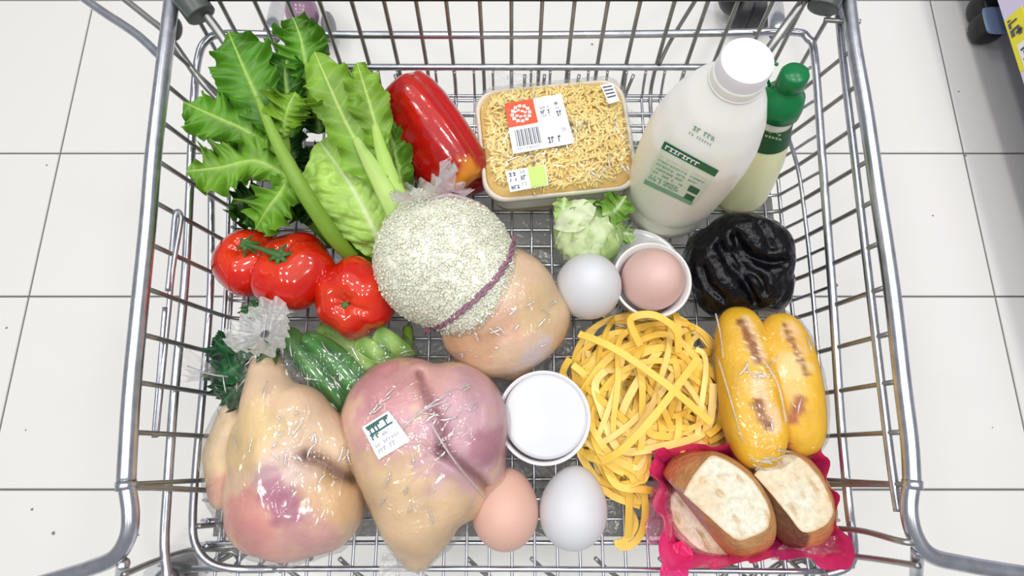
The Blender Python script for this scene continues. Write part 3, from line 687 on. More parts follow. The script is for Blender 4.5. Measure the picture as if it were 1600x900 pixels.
# ------------------------------------------------------------------ rice and the poultry piece tied in one bag
rc = P(700, 408, .058)
e1 = (P(800, 560, .05) - P(690, 320, .05)).normalized(); rot = Matrix.Rotation(math.atan2(e1.y, e1.x), 3, 'Z')
rice = thing('rice_bag', 'clear bag of white rice tied with purple string, in the middle of the cart', 'bag of rice', (rc.x, rc.y, ZB))
v, f = remesh([(P(694, 408, .056), (.064, .061, .055)), (P(735, 440, .054), (.058, .050, .050), rot), (P(670, 365, .05), (.042, .042, .042))], .0035, 14)
rb = mk('rice_mass', v, f, M['rice_bed'], rice)
vn = normals(v, f); idx = [i for i in range(len(v)) if vn[i].z > -.25]
gv, gf = [], []; rg = random.Random(3)
oct_f = [(0, 2, 4), (2, 1, 4), (1, 3, 4), (3, 0, 4), (2, 0, 5), (1, 2, 5), (3, 1, 5), (0, 3, 5)]
for _ in range(15000):
    i = rg.choice(idx); p = v[i] + V(rg.uniform(-1, 1), rg.uniform(-1, 1), rg.uniform(-1, 1)) * .0016; nn = vn[i]
    tg_ = nn.cross(V(rg.uniform(-1, 1), rg.uniform(-1, 1), rg.uniform(-1, 1))).normalized(); s = nn.cross(tg_)
    p = p + nn * rg.uniform(-.0005, .0003); L_ = rg.uniform(.0019, .0029); w = .0011; n0 = len(gv)
    gv += [p + tg_ * L_, p - tg_ * L_, p + s * w, p - s * w, p + nn * w * .8, p - nn * w]; gf += [tuple(a + n0 for a in t) for t in oct_f]
o = mk('rice_grains', gv, gf, M['rice'], rice); o['kind'] = 'stuff'
SK = (.74, .53, .36); SKP = (.72, .38, .30); SKY = (.70, .50, .26); PUR = (.40, .11, .22); PIK = (.76, .42, .44)
v2, f2 = remesh([(P(775, 470, .048), (.058, .052, .044)), (P(800, 515, .042), (.058, .040, .038), Matrix.Rotation(.5, 3, 'Z')), (P(740, 520, .038), .030, P(800, 562, .03), .020), (P(795, 566, .034), .012, P(805, 572, .034), .011)], .0035, 6)
pf = painter(SK, [(P(800, 490, .08), .035, (.74, .45, .32), .8), (P(770, 430, .07), .03, (.74, .60, .42), .8), (P(850, 480, .06), .03, (.68, .52, .28), .8), (P(735, 530, .05), .03, (.64, .36, .20), .8), (P(845, 555, .05), .02, (.70, .62, .66), .8)], .18, 45)
poul = mk('poultry_piece', v2, f2, M['attr_wet'], cols=[pf(p) for p in v2], base=P(800, 510, 0)); tag(poul, 'pale poultry piece in film tied up against the bag of rice', 'poultry')
vf, ff = inflate_mesh(v, f, .0018, wr=.0005, seed=1); mk('bag_film', vf, ff, M['film'], rice)
v3, f3 = hull(v2, .0015, seed=5, wr=.001); pfm = mk('film_wrap', v3, f3, M['film_soft'], poul); crease_glints(pfm, bvh(pfm), [(720, 470, 860, 580, 20), (780, 440, 870, 520, -60), (700, 500, 860, 560, 15)], 15, 15, (8, 30), .0012)
TT = bvh(rb, poul, pfm)
arc = smooth_path([V(803, 372, 0), V(798, 398, 0), V(780, 430, 0), (748, 464, 0), (715, 492, 0), (688, 510, 0), (664, 519, 0)], 8); st_pts = []
for q in arc:
    h = TT.ray_cast(CAM, ray(q[0], q[1]).normalized()); st_pts.append((h[0] if h[0] else P(q[0], q[1], .03)) + UP * .0015)
for k in range(3):
    pp = [p + V(math.cos(i * .8 + k * 2.1), math.sin(i * .8 + k * 2.1), .3 * math.sin(i * .9 + k)) * .0017 for i, p in enumerate(st_pts)]
    tube('string', pp, .0014, M['string'], rice, 7, 2)
tk = P(668, 306, .088)
tuft('bag_gather', tk, V(-.5, 1.0, .7), .004, .030, .012, M['film_milky'], rice, pleats=17, amp=.2, seed=1)
tuft('bag_gather', tk + V(.008, .004, .004), V(.9, .55, .25), .003, .020, .020, M['film_lilac'], rice, pleats=7, seed=2, squash=.6)
tuft('bag_neck', tk, V(.15, -.75, -.45), .004, .034, .030, M['film_soft'], rice, pleats=15, amp=.12, seed=3)
tube('bag_seam', [P(*a) for a in ((640, 330, .080), (670, 312, .092), (710, 305, .092), (752, 322, .078), (770, 345, .06))], .0014, M['film_lilac'], rice)
blocky_crumple('film_tail', ((868, 500), (920, 505), (915, 555), (872, 560)), .014, M['film_soft'], poul, seed=3)
blocky_crumple('film_tail', ((650, 535), (700, 540), (705, 580), (665, 575)), .016, M['film_soft'], poul, seed=8)

# ------------------------------------------------------------------ whole chicken in a bag
h0 = .052
parts = [(P(456, 765, .046), (.056, .058, .042)), (P(432, 700, .050), (.040, .046, .038)), (P(415, 572, .056), .0140, P(424, 635, .060), .026), (P(424, 635, .060), .026, P(440, 700, .056), .038),
         (P(462, 655, .062), .030, P(518, 706, .056), .0245), (P(500, 788, .044), (.038, .040, .038)), (P(420, 800, .040), (.036, .036, .034))]
v, f = remesh(parts, .0023, 20)
cf = painter(SK, [(P(415, 590, .07), .03, (.80, .60, .40), .8), (P(400, 680, .09), .035, (.74, .56, .26), .8), (P(500, 690, .08), .03, (.74, .54, .36), .7), (P(450, 735, .09), .030, (.76, .58, .52), .9), (P(385, 800, .07), .024, (.66, .27, .26), .85), (P(405, 840, .06), .024, (.66, .28, .27), .85), (P(450, 862, .05), .026, (.70, .38, .34), .8), (P(418, 745, .08), .012, (.56, .34, .40), .8), (P(432, 770, .09), .014, PUR, .8), (P(450, 795, .09), .019, PUR, .8), (P(475, 815, .085), .020, (.48, .17, .27), .8), (P(498, 835, .075), .018, (.56, .24, .32), .8), (P(465, 790, .09), .010, (.36, .08, .18), .8), (P(520, 775, .08), .03, (.70, .44, .20), .7), (P(480, 845, .06), .025, (.74, .46, .40), .6)], .2, 40)
# folds between thigh and breast
def ldist(p, dirs): q = p - CAM; return min(q.cross(d).length for d in dirs)
def groove(v, line, depth, width):
    ds = [(a - CAM).normalized() for a in line]; out = []
    for p in v:
        d = ldist(p, ds); out.append(p + (p - CAM).normalized() * depth * math.exp(-(d / width) ** 2) if d < width * 3 and p.z > ZB + .02 else p)
    return out
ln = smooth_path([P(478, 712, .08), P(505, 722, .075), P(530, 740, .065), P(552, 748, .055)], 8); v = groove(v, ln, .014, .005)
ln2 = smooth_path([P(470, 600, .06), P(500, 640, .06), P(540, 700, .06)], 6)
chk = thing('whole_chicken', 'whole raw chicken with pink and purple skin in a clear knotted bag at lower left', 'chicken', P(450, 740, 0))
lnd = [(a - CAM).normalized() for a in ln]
body = mk('body', v, f, M['attr_wet'], chk, cols=[(lambda c, d: lerp3(c, (.20, .08, .05), min(1, max(0, 1.4 - 1.4 * d / .0055)) * .9))(cf(p), ldist(p, lnd)) for p in v])  # shade in the thigh fold painted into the skin colour
vw, fw = remesh([(P(370, 655, .040), .017, P(350, 710, .040), .018), (P(350, 710, .040), .018, P(348, 775, .038), .012)], .003, 5)
wf = painter((.82, .64, .40), [(P(348, 770, .05), .018, (.76, .38, .32), .8)], .2, 50); mk('wing', vw, fw, M['attr_wet'], chk, cols=[wf(p) for p in vw])
vw2, fw2 = remesh([(P(545, 722, .03), .014, P(560, 755, .028), .010)], .003, 4); mk('wing', vw2, fw2, M['attr_wet'], chk, cols=[(.70, .42, .28)] * len(vw2))
vh, fh = hull(list(v) + vw + vw2 + [P(414, 545, .062)], .0022, voxel=.0045, seed=11, wr=.0014); cfm = mk('bag_film', vh, fh, M['film_soft'], chk)
crease_glints(cfm, bvh(cfm), [(400, 600, 520, 800, -60), (370, 560, 440, 720, -75), (430, 640, 520, 740, 20), (440, 680, 500, 790, -60), (330, 600, 380, 760, -75), (500, 720, 560, 800, -80)], 26, 5, (8, 34), .0012)
kn = P(414, 522, .068)
tuft('bag_gather', kn, V(-.1, .35, 1.0), .004, .028, .010, M['film_milky'], chk, pleats=17, amp=.2, seed=4)
tuft('bag_neck', kn + V(0, -.002, 0), V(.0, -1, -.25), .005, .017, .020, M['film_soft'], chk, pleats=12, amp=.1, seed=5)
tube('bag_pleat', [P(*a) for a in ((410, 530, .066), (380, 600, .055), (350, 660, .045), (330, 740, .03))], .0012, M['film_milky'], chk)
blocky_crumple('film_tail', ((385, 862), (470, 870), (470, 895), (385, 895)), .014, M['film_soft'], chk, seed=6)
# ------------------------------------------------------------------ poultry breast package with label
v, f = remesh([(P(632, 665, .048), (.056, .060, .044)), (P(625, 690, .048), .046, P(655, 800, .040), .036), (P(655, 800, .040), .036, P(652, 862, .028), .016), (P(705, 665, .048), (.050, .056, .044)), (P(720, 680, .045), .040, P(748, 745, .036), .024), (P(690, 760, .04), .036, P(725, 770, .035), .024)], .0023, 20)
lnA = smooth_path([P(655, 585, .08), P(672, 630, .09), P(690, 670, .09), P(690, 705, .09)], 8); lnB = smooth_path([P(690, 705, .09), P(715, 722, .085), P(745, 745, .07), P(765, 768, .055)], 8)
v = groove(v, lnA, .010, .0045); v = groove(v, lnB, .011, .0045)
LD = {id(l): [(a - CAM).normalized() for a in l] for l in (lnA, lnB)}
def near(p, L_): return ldist(p, LD[id(L_)])
bf = painter((.74, .54, .33), [(P(600, 640, .08), .045, (.70, .38, .40), .85), (P(600, 600, .06), .035, (.58, .25, .29), .85), (P(660, 600, .08), .03, (.64, .32, .32), .8), (P(725, 640, .09), .055, (.62, .36, .42), .95), (P(735, 700, .08), .045, (.64, .40, .47), .95), (P(690, 680, .09), .022, (.56, .30, .37), .8), (P(765, 700, .05), .022, (.45, .18, .26), .8), (P(675, 585, .06), .02, (.76, .44, .40), .8)], .2, 45)
pk = thing('poultry_breast', 'pink and beige poultry joint in tight film with a white price label', 'poultry', P(660, 720, 0))
mk('meat', v, f, M['attr_wet'], pk, cols=[lerp3(bf(p), (.22, .07, .09), min(1, max(0, 1.4 - 1.4 * min(near(p, lnA), near(p, lnB)) / .0048)) * .85) for p in v])  # both fold lines darkened, their shade painted into the meat colour
vh, fh = hull(v, .0015, voxel=.0045, seed=21, wr=.0012); fo = mk('film_wrap', vh, fh, M['film'], pk)
T = bvh(fo); crease_glints(fo, T, [(570, 600, 640, 660, -45), (640, 590, 720, 720, -55), (640, 680, 700, 860, 60), (700, 600, 760, 760, -70), (600, 700, 720, 800, 80), (580, 640, 700, 700, -30)], 24, 9, (8, 34), .0012)
q = ((566, 668), (607, 642), (641, 688), (592, 718))
pr = words(.12, .10, .85, .34, 5, M['ink_teal'], 3, .95) + [((.1, .06, .9, .12), M['ink_teal']), ((.1, .3, .9, .35), M['ink_teal'])] + words(.12, .36, .4, .48, 2, M['ink_teal'], 4) + words(.45, .42, .62, .52, 2, M['ink_grey'], 5) + words(.1, .62, .9, .70, 9, M['ink_grey'], 6) + words(.1, .76, .75, .88, 7, M['ink_grey'], 7)
sticker('price_label', q, T, M['paper'], pk, pr)
blocky_crumple('film_tail', ((600, 860), (670, 862), (668, 900), (592, 900)), .010, M['film_milky'], pk, seed=9)
for a in (((650, 650, .095), (690, 620, .095), (735, 600, .085)), ((672, 660, .098), (710, 720, .094), (765, 785, .055)), ((610, 690, .09), (655, 645, .095), (700, 625, .093))):
    pts = []
    for q2 in a:
        h = T.ray_cast(CAM, ray(q2[0], q2[1]).normalized()); pts.append(h[0] if h[0] else P(*q2))
    tube('bright_film_crease', smooth_path(pts, 3), .0009, M['film_milky'], pk, 6, 2)

# ------------------------------------------------------------------ green vegetables in a bag
vb = thing('vegetable_bag', 'clear bag of green cucumbers and stalks below the tomatoes', 'bag of vegetables', P(500, 580, 0))
allp = []
for nm, a in (('cucumber', ((448, 520, .030), (478, 560, .034), (520, 612, .034), (545, 655, .028))), ('cucumber', ((478, 528, .040), (520, 560, .044), (560, 605, .040), (585, 640, .034)))):
    path = smooth_path([P(*b) for b in a], 8); n = len(path); r = [.0138 * math.sin(math.pi * min(1, max(0, .06 + .88 * i / (n - 1)))) ** .35 for i in range(n)]
    v, f = sweep(path, r, 18); cols = []
    for i in range(n):
        for k in range(18):
            s = .5 + .5 * math.sin(k * 2 * math.pi / 18 * 6); cols.append(lerp3((.015, .13, .015), (.09, .36, .04), s * .55 + .45 * max(0, (i / n - .65) / .35) + .25 * noise.noise(v[i * 18 + k] * 60)))
    o = mk(nm, v, f, M['attr_gloss'], base=path[0], cols=cols); tag(o, ('dark green cucumber in bag, %s' % {448: 'left one by the whole chicken', 478: 'right one by the celery stalks'}[a[0][0]]), 'cucumber', 'cucumbers in the vegetable bag'); allp += v
rs = random.Random(4)
for i, (a, b) in enumerate((((500, 515), (632, 560)), ((505, 530), (640, 590)), ((520, 555), (625, 600)), ((560, 535), (610, 570)), ((590, 520), (640, 560)))):
    path = smooth_path([P(a[0], a[1], .022 + .003 * i), P((a[0] + b[0]) / 2, (a[1] + b[1]) / 2 - 4, .028 + .002 * i), P(b[0], b[1], .022)], 8)
    v, f = sweep(path, .0085, 12, flat=.6, upv=UP); o = mk('celery_stalk', v, f, M['attr_leaf'], base=path[0], cols=[lerp3((.16, .40, .05), (.42, .66, .16), max(0, min(1, .5 + .5 * math.sin(j * 1.1) + .3 * (j / len(v))))) for j in range(len(v))])
    tag(o, ['topmost light green celery stalk in the vegetable bag', 'long light green celery stalk ending lowest at the right of the bag', 'celery stalk lying closest to the cucumbers', 'short celery stalk under the right tomato', 'short celery stalk at the right end of the bag'][i], 'celery', 'celery stalks in the vegetable bag'); allp += v
v, f = sweep(smooth_path([P(637, 512, .01), P(638, 540, .015), P(636, 562, .01)], 6), .005, 10); o = mk('celery_stalk', v, f, M['attr_leaf'], base=P(637, 540, 0), cols=[(.25, .42, .05)] * len(v)); tag(o, 'thin green stalk end standing beside the bag of rice', 'celery')
sp = thing('spinach', 'dark green curled leaves inside the bag at the left edge of the chicken', 'leafy vegetable', P(360, 580, 0))
for i in range(13):
    a = i * 2.4; u = 362 + 24 * math.cos(a) * (i % 3) / 2; w = 578 + 30 * math.sin(a) * (i % 4) / 3; h = .02 + .003 * i
    leaf('leaf', ((u - 20 * math.cos(a * 1.3), w - 24 * math.sin(a), h), (u, w, h + .010), (u + 24 * math.cos(a * 1.3), w + 26 * math.sin(a), h + .002)), (px(8), px(22), px(24), px(9)), sp, ((.008, .075, .022) if i % 2 else (.012, .12, .03)), (.05, .22, .07), seed=60 + i, ruffle=.005, lobes=(5, .05), teeth=.03, freq=12, nv=34, nu=14)
leaf('leaf', ((372, 600, .03), (376, 625, .045), (372, 645, .05)), (px(8), px(16), px(6)), sp, (.02, .16, .04), (.1, .3, .1), seed=80, nv=30, nu=12)
leaf('leaf', ((390, 500, .05), (402, 485, .058), (415, 474, .055)), (px(10), px(14), px(8)), sp, (.03, .18, .03), (.1, .3, .1), seed=81, nv=30, nu=12)
leaf('leaf', ((425, 560, .06), (418, 552, .07), (412, 540, .07)), (px(10), px(16), px(12)), sp, (.06, .26, .03), (.15, .4, .1), seed=82, nv=30, nu=12)
vh, fh = hull(allp + [P(335, 550, .03), P(340, 620, .03), P(350, 530, .03), P(400, 520, .05), P(385, 540, .062), P(340, 575, .058), P(360, 610, .06)], .003, seed=31, wr=.0022); vfm = mk('bag_film', vh, fh, M['film'], vb); crease_glints(vfm, bvh(vfm), [(440, 520, 600, 640, 60), (480, 550, 580, 660, 45), (560, 540, 640, 600, -30), (330, 540, 400, 600, 60), (460, 560, 600, 620, 10), (500, 600, 590, 660, 50)], 44, 25, (8, 44), .0010)
tuft('bag_gather', P(345, 590, .045), V(-1, .35, .25), .004, .022, .030, M['film_soft'], vb, pleats=7, seed=7, squash=.6)
tube('bright_film_crease', [P(*a) for a in ((293, 572, .055), (330, 585, .06), (365, 590, .064), (400, 600, .06))], .0008, M['film_milky'], vb)

# ------------------------------------------------------------------ noodle tray with film and labels
tcn = P(868, 214, .055); e1 = (P(985, 200, .055) - P(755, 222, .055)).normalized()
hw, hh = .0745, .0600
tray = thing('noodle_tray', 'cream plastic tray of fine yellow noodles sealed in film with labels', 'noodle tray', (tcn.x, tcn.y, ZB))
def rrect(w, h, r, n=8):
    pts = []
    for cx_, cy_, a0 in ((w - r, h - r, 0), (-w + r, h - r, 90), (-w + r, -h + r, 180), (w - r, -h + r, 270)):
        for k in range(n + 1):
            a = math.radians(a0 + 90 * k / n); pts.append((cx_ + r * math.cos(a), cy_ + r * math.sin(a)))
    return pts
ang = math.atan2(e1.y, e1.x); ca, sa = math.cos(ang), math.sin(ang)
def tp_(x, y, h): return V(tcn.x + x * ca - y * sa, tcn.y + x * sa + y * ca, ZB + h)
def loft(name, rings, m, parent, cap0=True, cap1=False, cols=None, smooth=True):
    n = len(rings[0]); v = [p for r in rings for p in r]; f = []
    for i in range(len(rings) - 1):
        for k in range(n): k2 = (k + 1) % n; f.append((i * n + k, i * n + k2, (i + 1) * n + k2, (i + 1) * n + k))
    if cap0: f.append(tuple(range(n))[::-1])
    if cap1: f.append(tuple((len(rings) - 1) * n + k for k in range(n)))
    return mk(name, v, f, m, parent, smooth=smooth, cols=[cols(p) for p in v] if cols else None)
def rr3(s, h, d=0): return [tp_(x, y, h) for x, y in rrect(hw * s - d, hh * s - d, .022)]
loft('tray_wall', [rr3(.86, .004), rr3(.90, .007), rr3(.955, .048)], M['tray_side'], tray)
loft('tray_lip', [rr3(.95, .046), rr3(1.0, .047), rr3(1.01, .050), rr3(.995, .053), rr3(.965, .0535), rr3(.95, .050), rr3(.93, .02)], M['tray'], tray, cap0=False)
loft('noodle_bed', [rr3(.95, .045), rr3(.94, .052), rr3(.85, .057), rr3(.5, .060)], M['shred_d'], tray, cap0=False, cap1=True)
rg = random.Random(11); v, f = [], []
for _ in range(1900):
    x = rg.uniform(-.95, .95); y = rg.uniform(-.95, .95)
    if abs(x) ** 4 + abs(y) ** 4 > .85: continue
    h = .0575 + .0045 * (1 - max(abs(x), abs(y)) ** 3) + rg.uniform(-.003, .003) - .006 * max(0, max(abs(x), abs(y)) - .8) * 4
    a = rg.gauss(.9, .9); L_ = rg.uniform(.006, .015); k = rg.uniform(-60, 60); pts = []
    for i in range(5):
        s = (i / 4 - .5) * 2 * L_ * .5; pts.append(tp_(x * hw * .93 + s * math.cos(a + k * s), y * hh * .93 + s * math.sin(a + k * s), h + .0012 * math.sin(i * 1.5 + x * 9)))
    a_, b_ = sweep(pts, .00115, 5); n0 = len(v); v += a_; f += [tuple(i + n0 for i in q) for q in b_]
o = mk('shredded_noodles', v, f, M['shred'], tray); o['kind'] = 'stuff'
rings = [rr3(1.015, .047), rr3(1.02, .052), rr3(.99, .060), rr3(.90, .066), rr3(.75, .0675), rr3(.5, .0685), rr3(.25, .069), rr3(.04, .069)]
rings = [[p + UP * (.0012 * noise.noise(p * 60)) for p in r] for r in rings]
fo = loft('film_cover', rings, M['film_tray'], tray, cap0=False, cap1=True); crease_glints(fo, bvh(fo), [(770, 140, 840, 180, -60), (900, 150, 980, 280, 45), (940, 150, 990, 290, 80), (780, 240, 830, 260, -30), (900, 220, 960, 260, 40)], 18, 45, (8, 30), .0012)
blocky_crumple('film_tail', ((760, 112), (850, 112), (830, 140), (765, 142)), .058, M['film_soft'], tray, seed=12, amp=.008)
blocky_crumple('film_tail', ((945, 165), (990, 175), (1000, 250), (960, 270)), .050, M['film_soft'], tray, seed=13, amp=.008)
T = bvh(fo)
q = ((788, 163), (877, 147), (897, 224), (802, 241))
pr = [((0, .0, .50, .48), M['ink_red'])]
ring_ = [(math.cos(a) * .15 + .25, math.sin(a) * .15 + .25) for a in np.linspace(0, 6.28, 13)]
for (x, y) in ring_: pr.append(((x - .03, y - .025, x + .03, y + .025), M['paper']))
pr = [pr[0]]
white = []
for (x, y) in ring_: white.append((x - .028, y - .028, x + .028, y + .028))
for x, y in ((.16, .20), (.22, .18), (.28, .21), (.33, .24), (.18, .28), (.24, .31), (.31, .31)): white.append((x - .03, y - .02, x + .02, y + .02))
for i in range(13):
    x = .09 + i * .032; w = (.010, .018, .012, .02)[i % 4]; pr.append(((x, .55, x + w, .88), M['ink']))
pr += words(.08, .91, .46, .945, 10, M['ink_grey'], 3) + words(.58, .18, .74, .24, 5, M['ink_grey'], 5) + words(.58, .26, .74, .33, 4, M['ink'], 6) + words(.58, .35, .74, .41, 5, M['ink_grey'], 7) + words(.84, .14, .93, .20, 3, M['ink'], 8) + words(.84, .24, .93, .30, 3, M['ink_grey'], 9) + words(.84, .32, .93, .42, 2, M['ink'], 10) + words(.60, .80, .82, .92, 4, M['ink'], 12) + words(.86, .66, .93, .74, 2, M['ink_grey'], 13)
lab = sticker('barcode_label', q, T, M['paper'], tray, pr)
vv, ff = [], []
for r in white:
    a_, b_ = patch(q, r, T, .0014, 1); n0 = len(vv); vv += a_; ff += [tuple(i + n0 for i in x) for x in b_]
mk('print', vv, ff, M['paper'], lab)
q = ((790, 268), (852, 258), (857, 289), (797, 300))
pr = [((.55, .02, .98, .96), M['ink_lime'])] + words(.06, .12, .26, .30, 2, M['ink'], 21) + words(.06, .42, .26, .56, 3, M['ink'], 22) + words(.06, .74, .28, .88, 3, M['ink'], 23) + words(.34, .08, .48, .26, 2, M['ink_grey'], 24) + words(.34, .32, .48, .56, 2, M['ink'], 25) + words(.34, .66, .48, .84, 2, M['ink_grey'], 26)
sticker('price_label', q, T, M['paper'], tray, pr)
q = ((938, 134), (957, 131), (968, 158), (951, 163)); pr = [((.1 + .0 * i, .1 + i * .18, .85, .17 + i * .18), M['ink']) for i in range(4)]
sticker('small_label', q, T, M['paper'], tray, pr, n=4)

# ------------------------------------------------------------------ milk bottle
bc = V(.1580, .2560, ZB)
milk = thing('milk_bottle', 'large white milk bottle with a white screw cap and green printed label', 'bottle', bc)
prof = [(0, .002), (.034, .002), (.040, .004), (.0445, .010), (.0455, .022), (.0445, .030), (.0440, .036), (.0450, .044), (.0460, .055), (.0465, .10), (.0460, .125), (.0440, .145), (.0385, .170), (.0300, .192), (.0225, .206), (.0195, .212), (.0190, .222)]
tpz = np.linspace(0, 1, 70); tpp = np.linspace(0, 1, len(prof)); pr2 = [(float(np.interp(t, tpp, [q[0] for q in prof])), float(np.interp(t, tpp, [q[1] for q in prof]))) for t in tpz]
def mcol(p): return lerp3((.78, .82, .66), (.96, .93, .82), min(1, (p.z - ZB) / .06)) if p.z - ZB < .14 else (.97, .96, .90)  # greenish shadow near the base painted into the bottle colour
dirc = math.atan2(-bc.y, -bc.x)
def mrf(a, z):
    d = (a - dirc + math.pi) % (2 * math.pi) - math.pi; k = math.exp(-(d / .75) ** 4) * math.exp(-((z - .092) / .042) ** 6); return 1 - .05 * k
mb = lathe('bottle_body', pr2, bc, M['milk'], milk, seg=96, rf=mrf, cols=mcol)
cp = bc + V(0, 0, .2145)
lathe('cap', [(.0190, -.006), (.0198, -.005), (.0198, -.001), (.0186, .000), (.0186, .016), (.0178, .0195), (.0162, .0205), (.008, .0205), (0, .0202)], cp, M['cap_w'], milk, seg=120, rf=lambda a, z: 1 + (.012 * math.sin(40 * a) if .002 < z < .016 else 0))
autosm(milk.children[-1], 35)
T = bvh(mb)
q = ((1040, 220), (1123, 265), (1083, 322), (1006, 286))
pr = [((.0, .0, 1, .17), M['ink_green'])]
pr += words(.05, .17, .93, .26, 12, M['ink_green'], 31, .9)[:0]
for i in range(6): pr += words(.05, .30 + i * .09, .93 - .3 * (i > 2), .335 + i * .09, 16, (M['ink_peach'] if i == 0 else M['ink_green2']), 40 + i, .85)
pr += [((.0, .90, .95, .99), M['ink_green2']), ((.74, .58, .93, .72), M['ink_green']), ((.76, .78, .93, .90), M['ink_green'])] + words(.04, .80, .62, .86, 12, M['ink_green2'], 50)
lpaper = mat('milk_label', (.72, .82, .68), .35)
lab = sticker('bottle_label', q, T, lpaper, milk, pr, n=14)
vv, ff = [], []
for r, _ in words(.06, .04, .76, .13, 9, M['paper'], 52, .85):
    a_, b_ = patch(q, r, T, .0015, 1); n0 = len(vv); vv += a_; ff += [tuple(i + n0 for i in x) for x in b_]
mk('print', vv, ff, M['paper'], lab)
q = ((1083, 192), (1118, 212), (1114, 236), (1072, 212)); vv, ff = [], []
for r, _ in words(.1, .08, .42, .40, 2, M['ink'], 61) + words(.55, .08, 1.0, .40, 3, M['ink'], 62) + words(.05, .6, .95, .78, 9, M['ink'], 63, .5):
    a_, b_ = patch(q, r, T, .0006, 1); n0 = len(vv); vv += a_; ff += [tuple(i + n0 for i in x) for x in b_]
mk('date_print', vv, ff, M['ink_green2'], milk)

# ------------------------------------------------------------------ squeeze bottle with green cap
gb = V(.2330, .262, ZB); gt = P(1243, 114, .164); gax = (gt - gb).normalized(); GL = (gt - gb).length
sq = thing('squeeze_bottle', 'pale yellow squeeze bottle with a dark green flip cap beside the milk bottle', 'bottle', gb)
k = GL / .160
prof = [(0, .002), (.022, .002), (.0275, .006), (.029, .014), (.0285, .04), (.0265, .065), (.0225, .088), (.0185, .104), (.0165, .112), (.016, .120)]
gm = mat('pale_sauce', (.84, .84, .52), .3, sss=.2, sssr=.008)
lathe('bottle_body', [(r, z * k) for r, z in prof], gb, gm, sq, axis=gax, seg=56)
sb = lathe('neck_label', [(.0226, .0905 * k), (.0198, .1000 * k), (.0186, .104 * k), (.0172, .1115 * k)], gb, M['label_g'], sq, axis=gax, seg=56, capped=False)
lathe('clear_neck', [(.0165, .1125 * k), (.0165, .124 * k)], gb, M['clearp'], sq, axis=gax, seg=40, capped=False)
lathe('cap', [(.0165, .120 * k), (.0190, .1205 * k), (.0188, .128 * k), (.0165, .138 * k), (.0115, .143 * k), (.0100, .146 * k), (.0118, .148 * k), (.0115, .159 * k), (.0100, .1615 * k), (0, .162 * k)], gb, M['cap_g'], sq, axis=gax, seg=48)
autosm(sq.children[-1], 28)
tube('cap_strap', [gb + gax * .140 * k + V(-.013, .006, 0), gb + gax * .152 * k + V(-.020, .008, 0), gb + gax * .163 * k + V(-.021, .006, 0), gb + gax * .166 * k + V(-.016, .002, 0)], .0014, M['cap_g'], sq)
T = bvh(sb); q = ((1190, 196), (1234, 208), (1228, 228), (1184, 216)); vv, ff = [], []
for r, _ in words(.1, .25, .75, .42, 6, None, 71, .7) + words(.1, .55, .8, .72, 6, None, 72, .7):
    try:
        a_, b_ = patch(q, r, T, .0006, 1, fallback=.11); n0 = len(vv); vv += a_; ff += [tuple(i + n0 for i in x) for x in b_]
    except Exception: pass
lp = mat('print_pale_green', (.45, .62, .38), .5); mk('print', vv, ff, lp, sb)

# ------------------------------------------------------------------ little cabbage head
cb = thing('small_cabbage', 'small pale green cabbage head behind the white egg', 'cabbage', P(920, 375, 0))
cc = P(918, 366, .034)
blob('heart', cc, (.030, .029, .027), M['attr_leaf'], cb, sub=4, fn=lambda q: 1 + .06 * noise.noise(q * 3), cols=lambda q, p: lerp3((.40, .62, .18), (.66, .78, .46), .5 + .8 * noise.noise(q * 2.2)))
def shell(c, r, th, phi, spread, col, rib, seed):
    """a wrapped head leaf: a curved patch whose free edge lifts and curls"""
    n = 26; v, f, cl = [], [], []; d0 = V(math.sin(th) * math.cos(phi), math.sin(th) * math.sin(phi), math.cos(th)); t1_ = d0.orthogonal().normalized(); t2_ = d0.cross(t1_)
    upd = (UP - d0 * UP.dot(d0)); upd = upd.normalized() if upd.length > .1 else t1_; sd = d0.cross(upd)
    for j in range(n + 1):
        for i in range(n + 1):
            a = (i / n - .5) * 2; b = (j / n - .5) * 2; e = max(abs(a), abs(b)); w = spread * (1 - .25 * (b > 0) * b * abs(a))
            dd = (d0 + sd * a * w + upd * b * w).normalized(); rr = r * (1 + .05 * noise.noise(V(a * 2, b * 2, seed)) + .16 * max(0, b - .55) * (1 + math.sin(a * 9 + seed)) + .03 * math.sin(14 * a + seed) * e ** 4)
            v.append(c + dd * rr); vein = max(0, 1 - abs(a) * 9) + .5 * max(0, 1 - abs(((abs(a) * 3 + b * 2) * 1.3) % 1 - .5) * 6)
            cl.append(lerp3(tuple(x * (1 + .2 * noise.noise(V(a * 3, b * 3, seed))) for x in col), rib, min(1, .5 * vein)))
    for j in range(n):
        for i in range(n): a = j * (n + 1) + i; f.append((a, a + 1, a + n + 2, a + n + 1))
    return mk('leaf', v, f, M['attr_leaf'], cb, cols=cl)
PW = (.80, .88, .62)
for i, (th, phi, sp_, col) in enumerate(((1.15, 3.3, .75, (.58, .76, .34)), (1.1, 4.5, .75, (.74, .84, .54)), (1.2, 5.7, .75, (.48, .68, .24)), (1.1, .6, .8, (.30, .58, .10)), (1.15, 1.9, .75, (.34, .60, .12)), (.55, 2.6, .62, (.78, .87, .60)), (.5, 5.2, .6, (.72, .84, .50)), (.75, 4.0, .6, (.66, .80, .44)))):
    shell(cc, .0325 + .0012 * (i % 3) + .0012 * (i > 4), th, phi, sp_, col, PW, i * 1.7)
leaf('leaf', ((945, 345, .035), (965, 325, .050), (978, 306, .054)), (px(12), px(26), px(24), px(10)), cb, (.28, .56, .07), PW, seed=91, ruffle=.005, nv=50, nu=18, cup=.3)
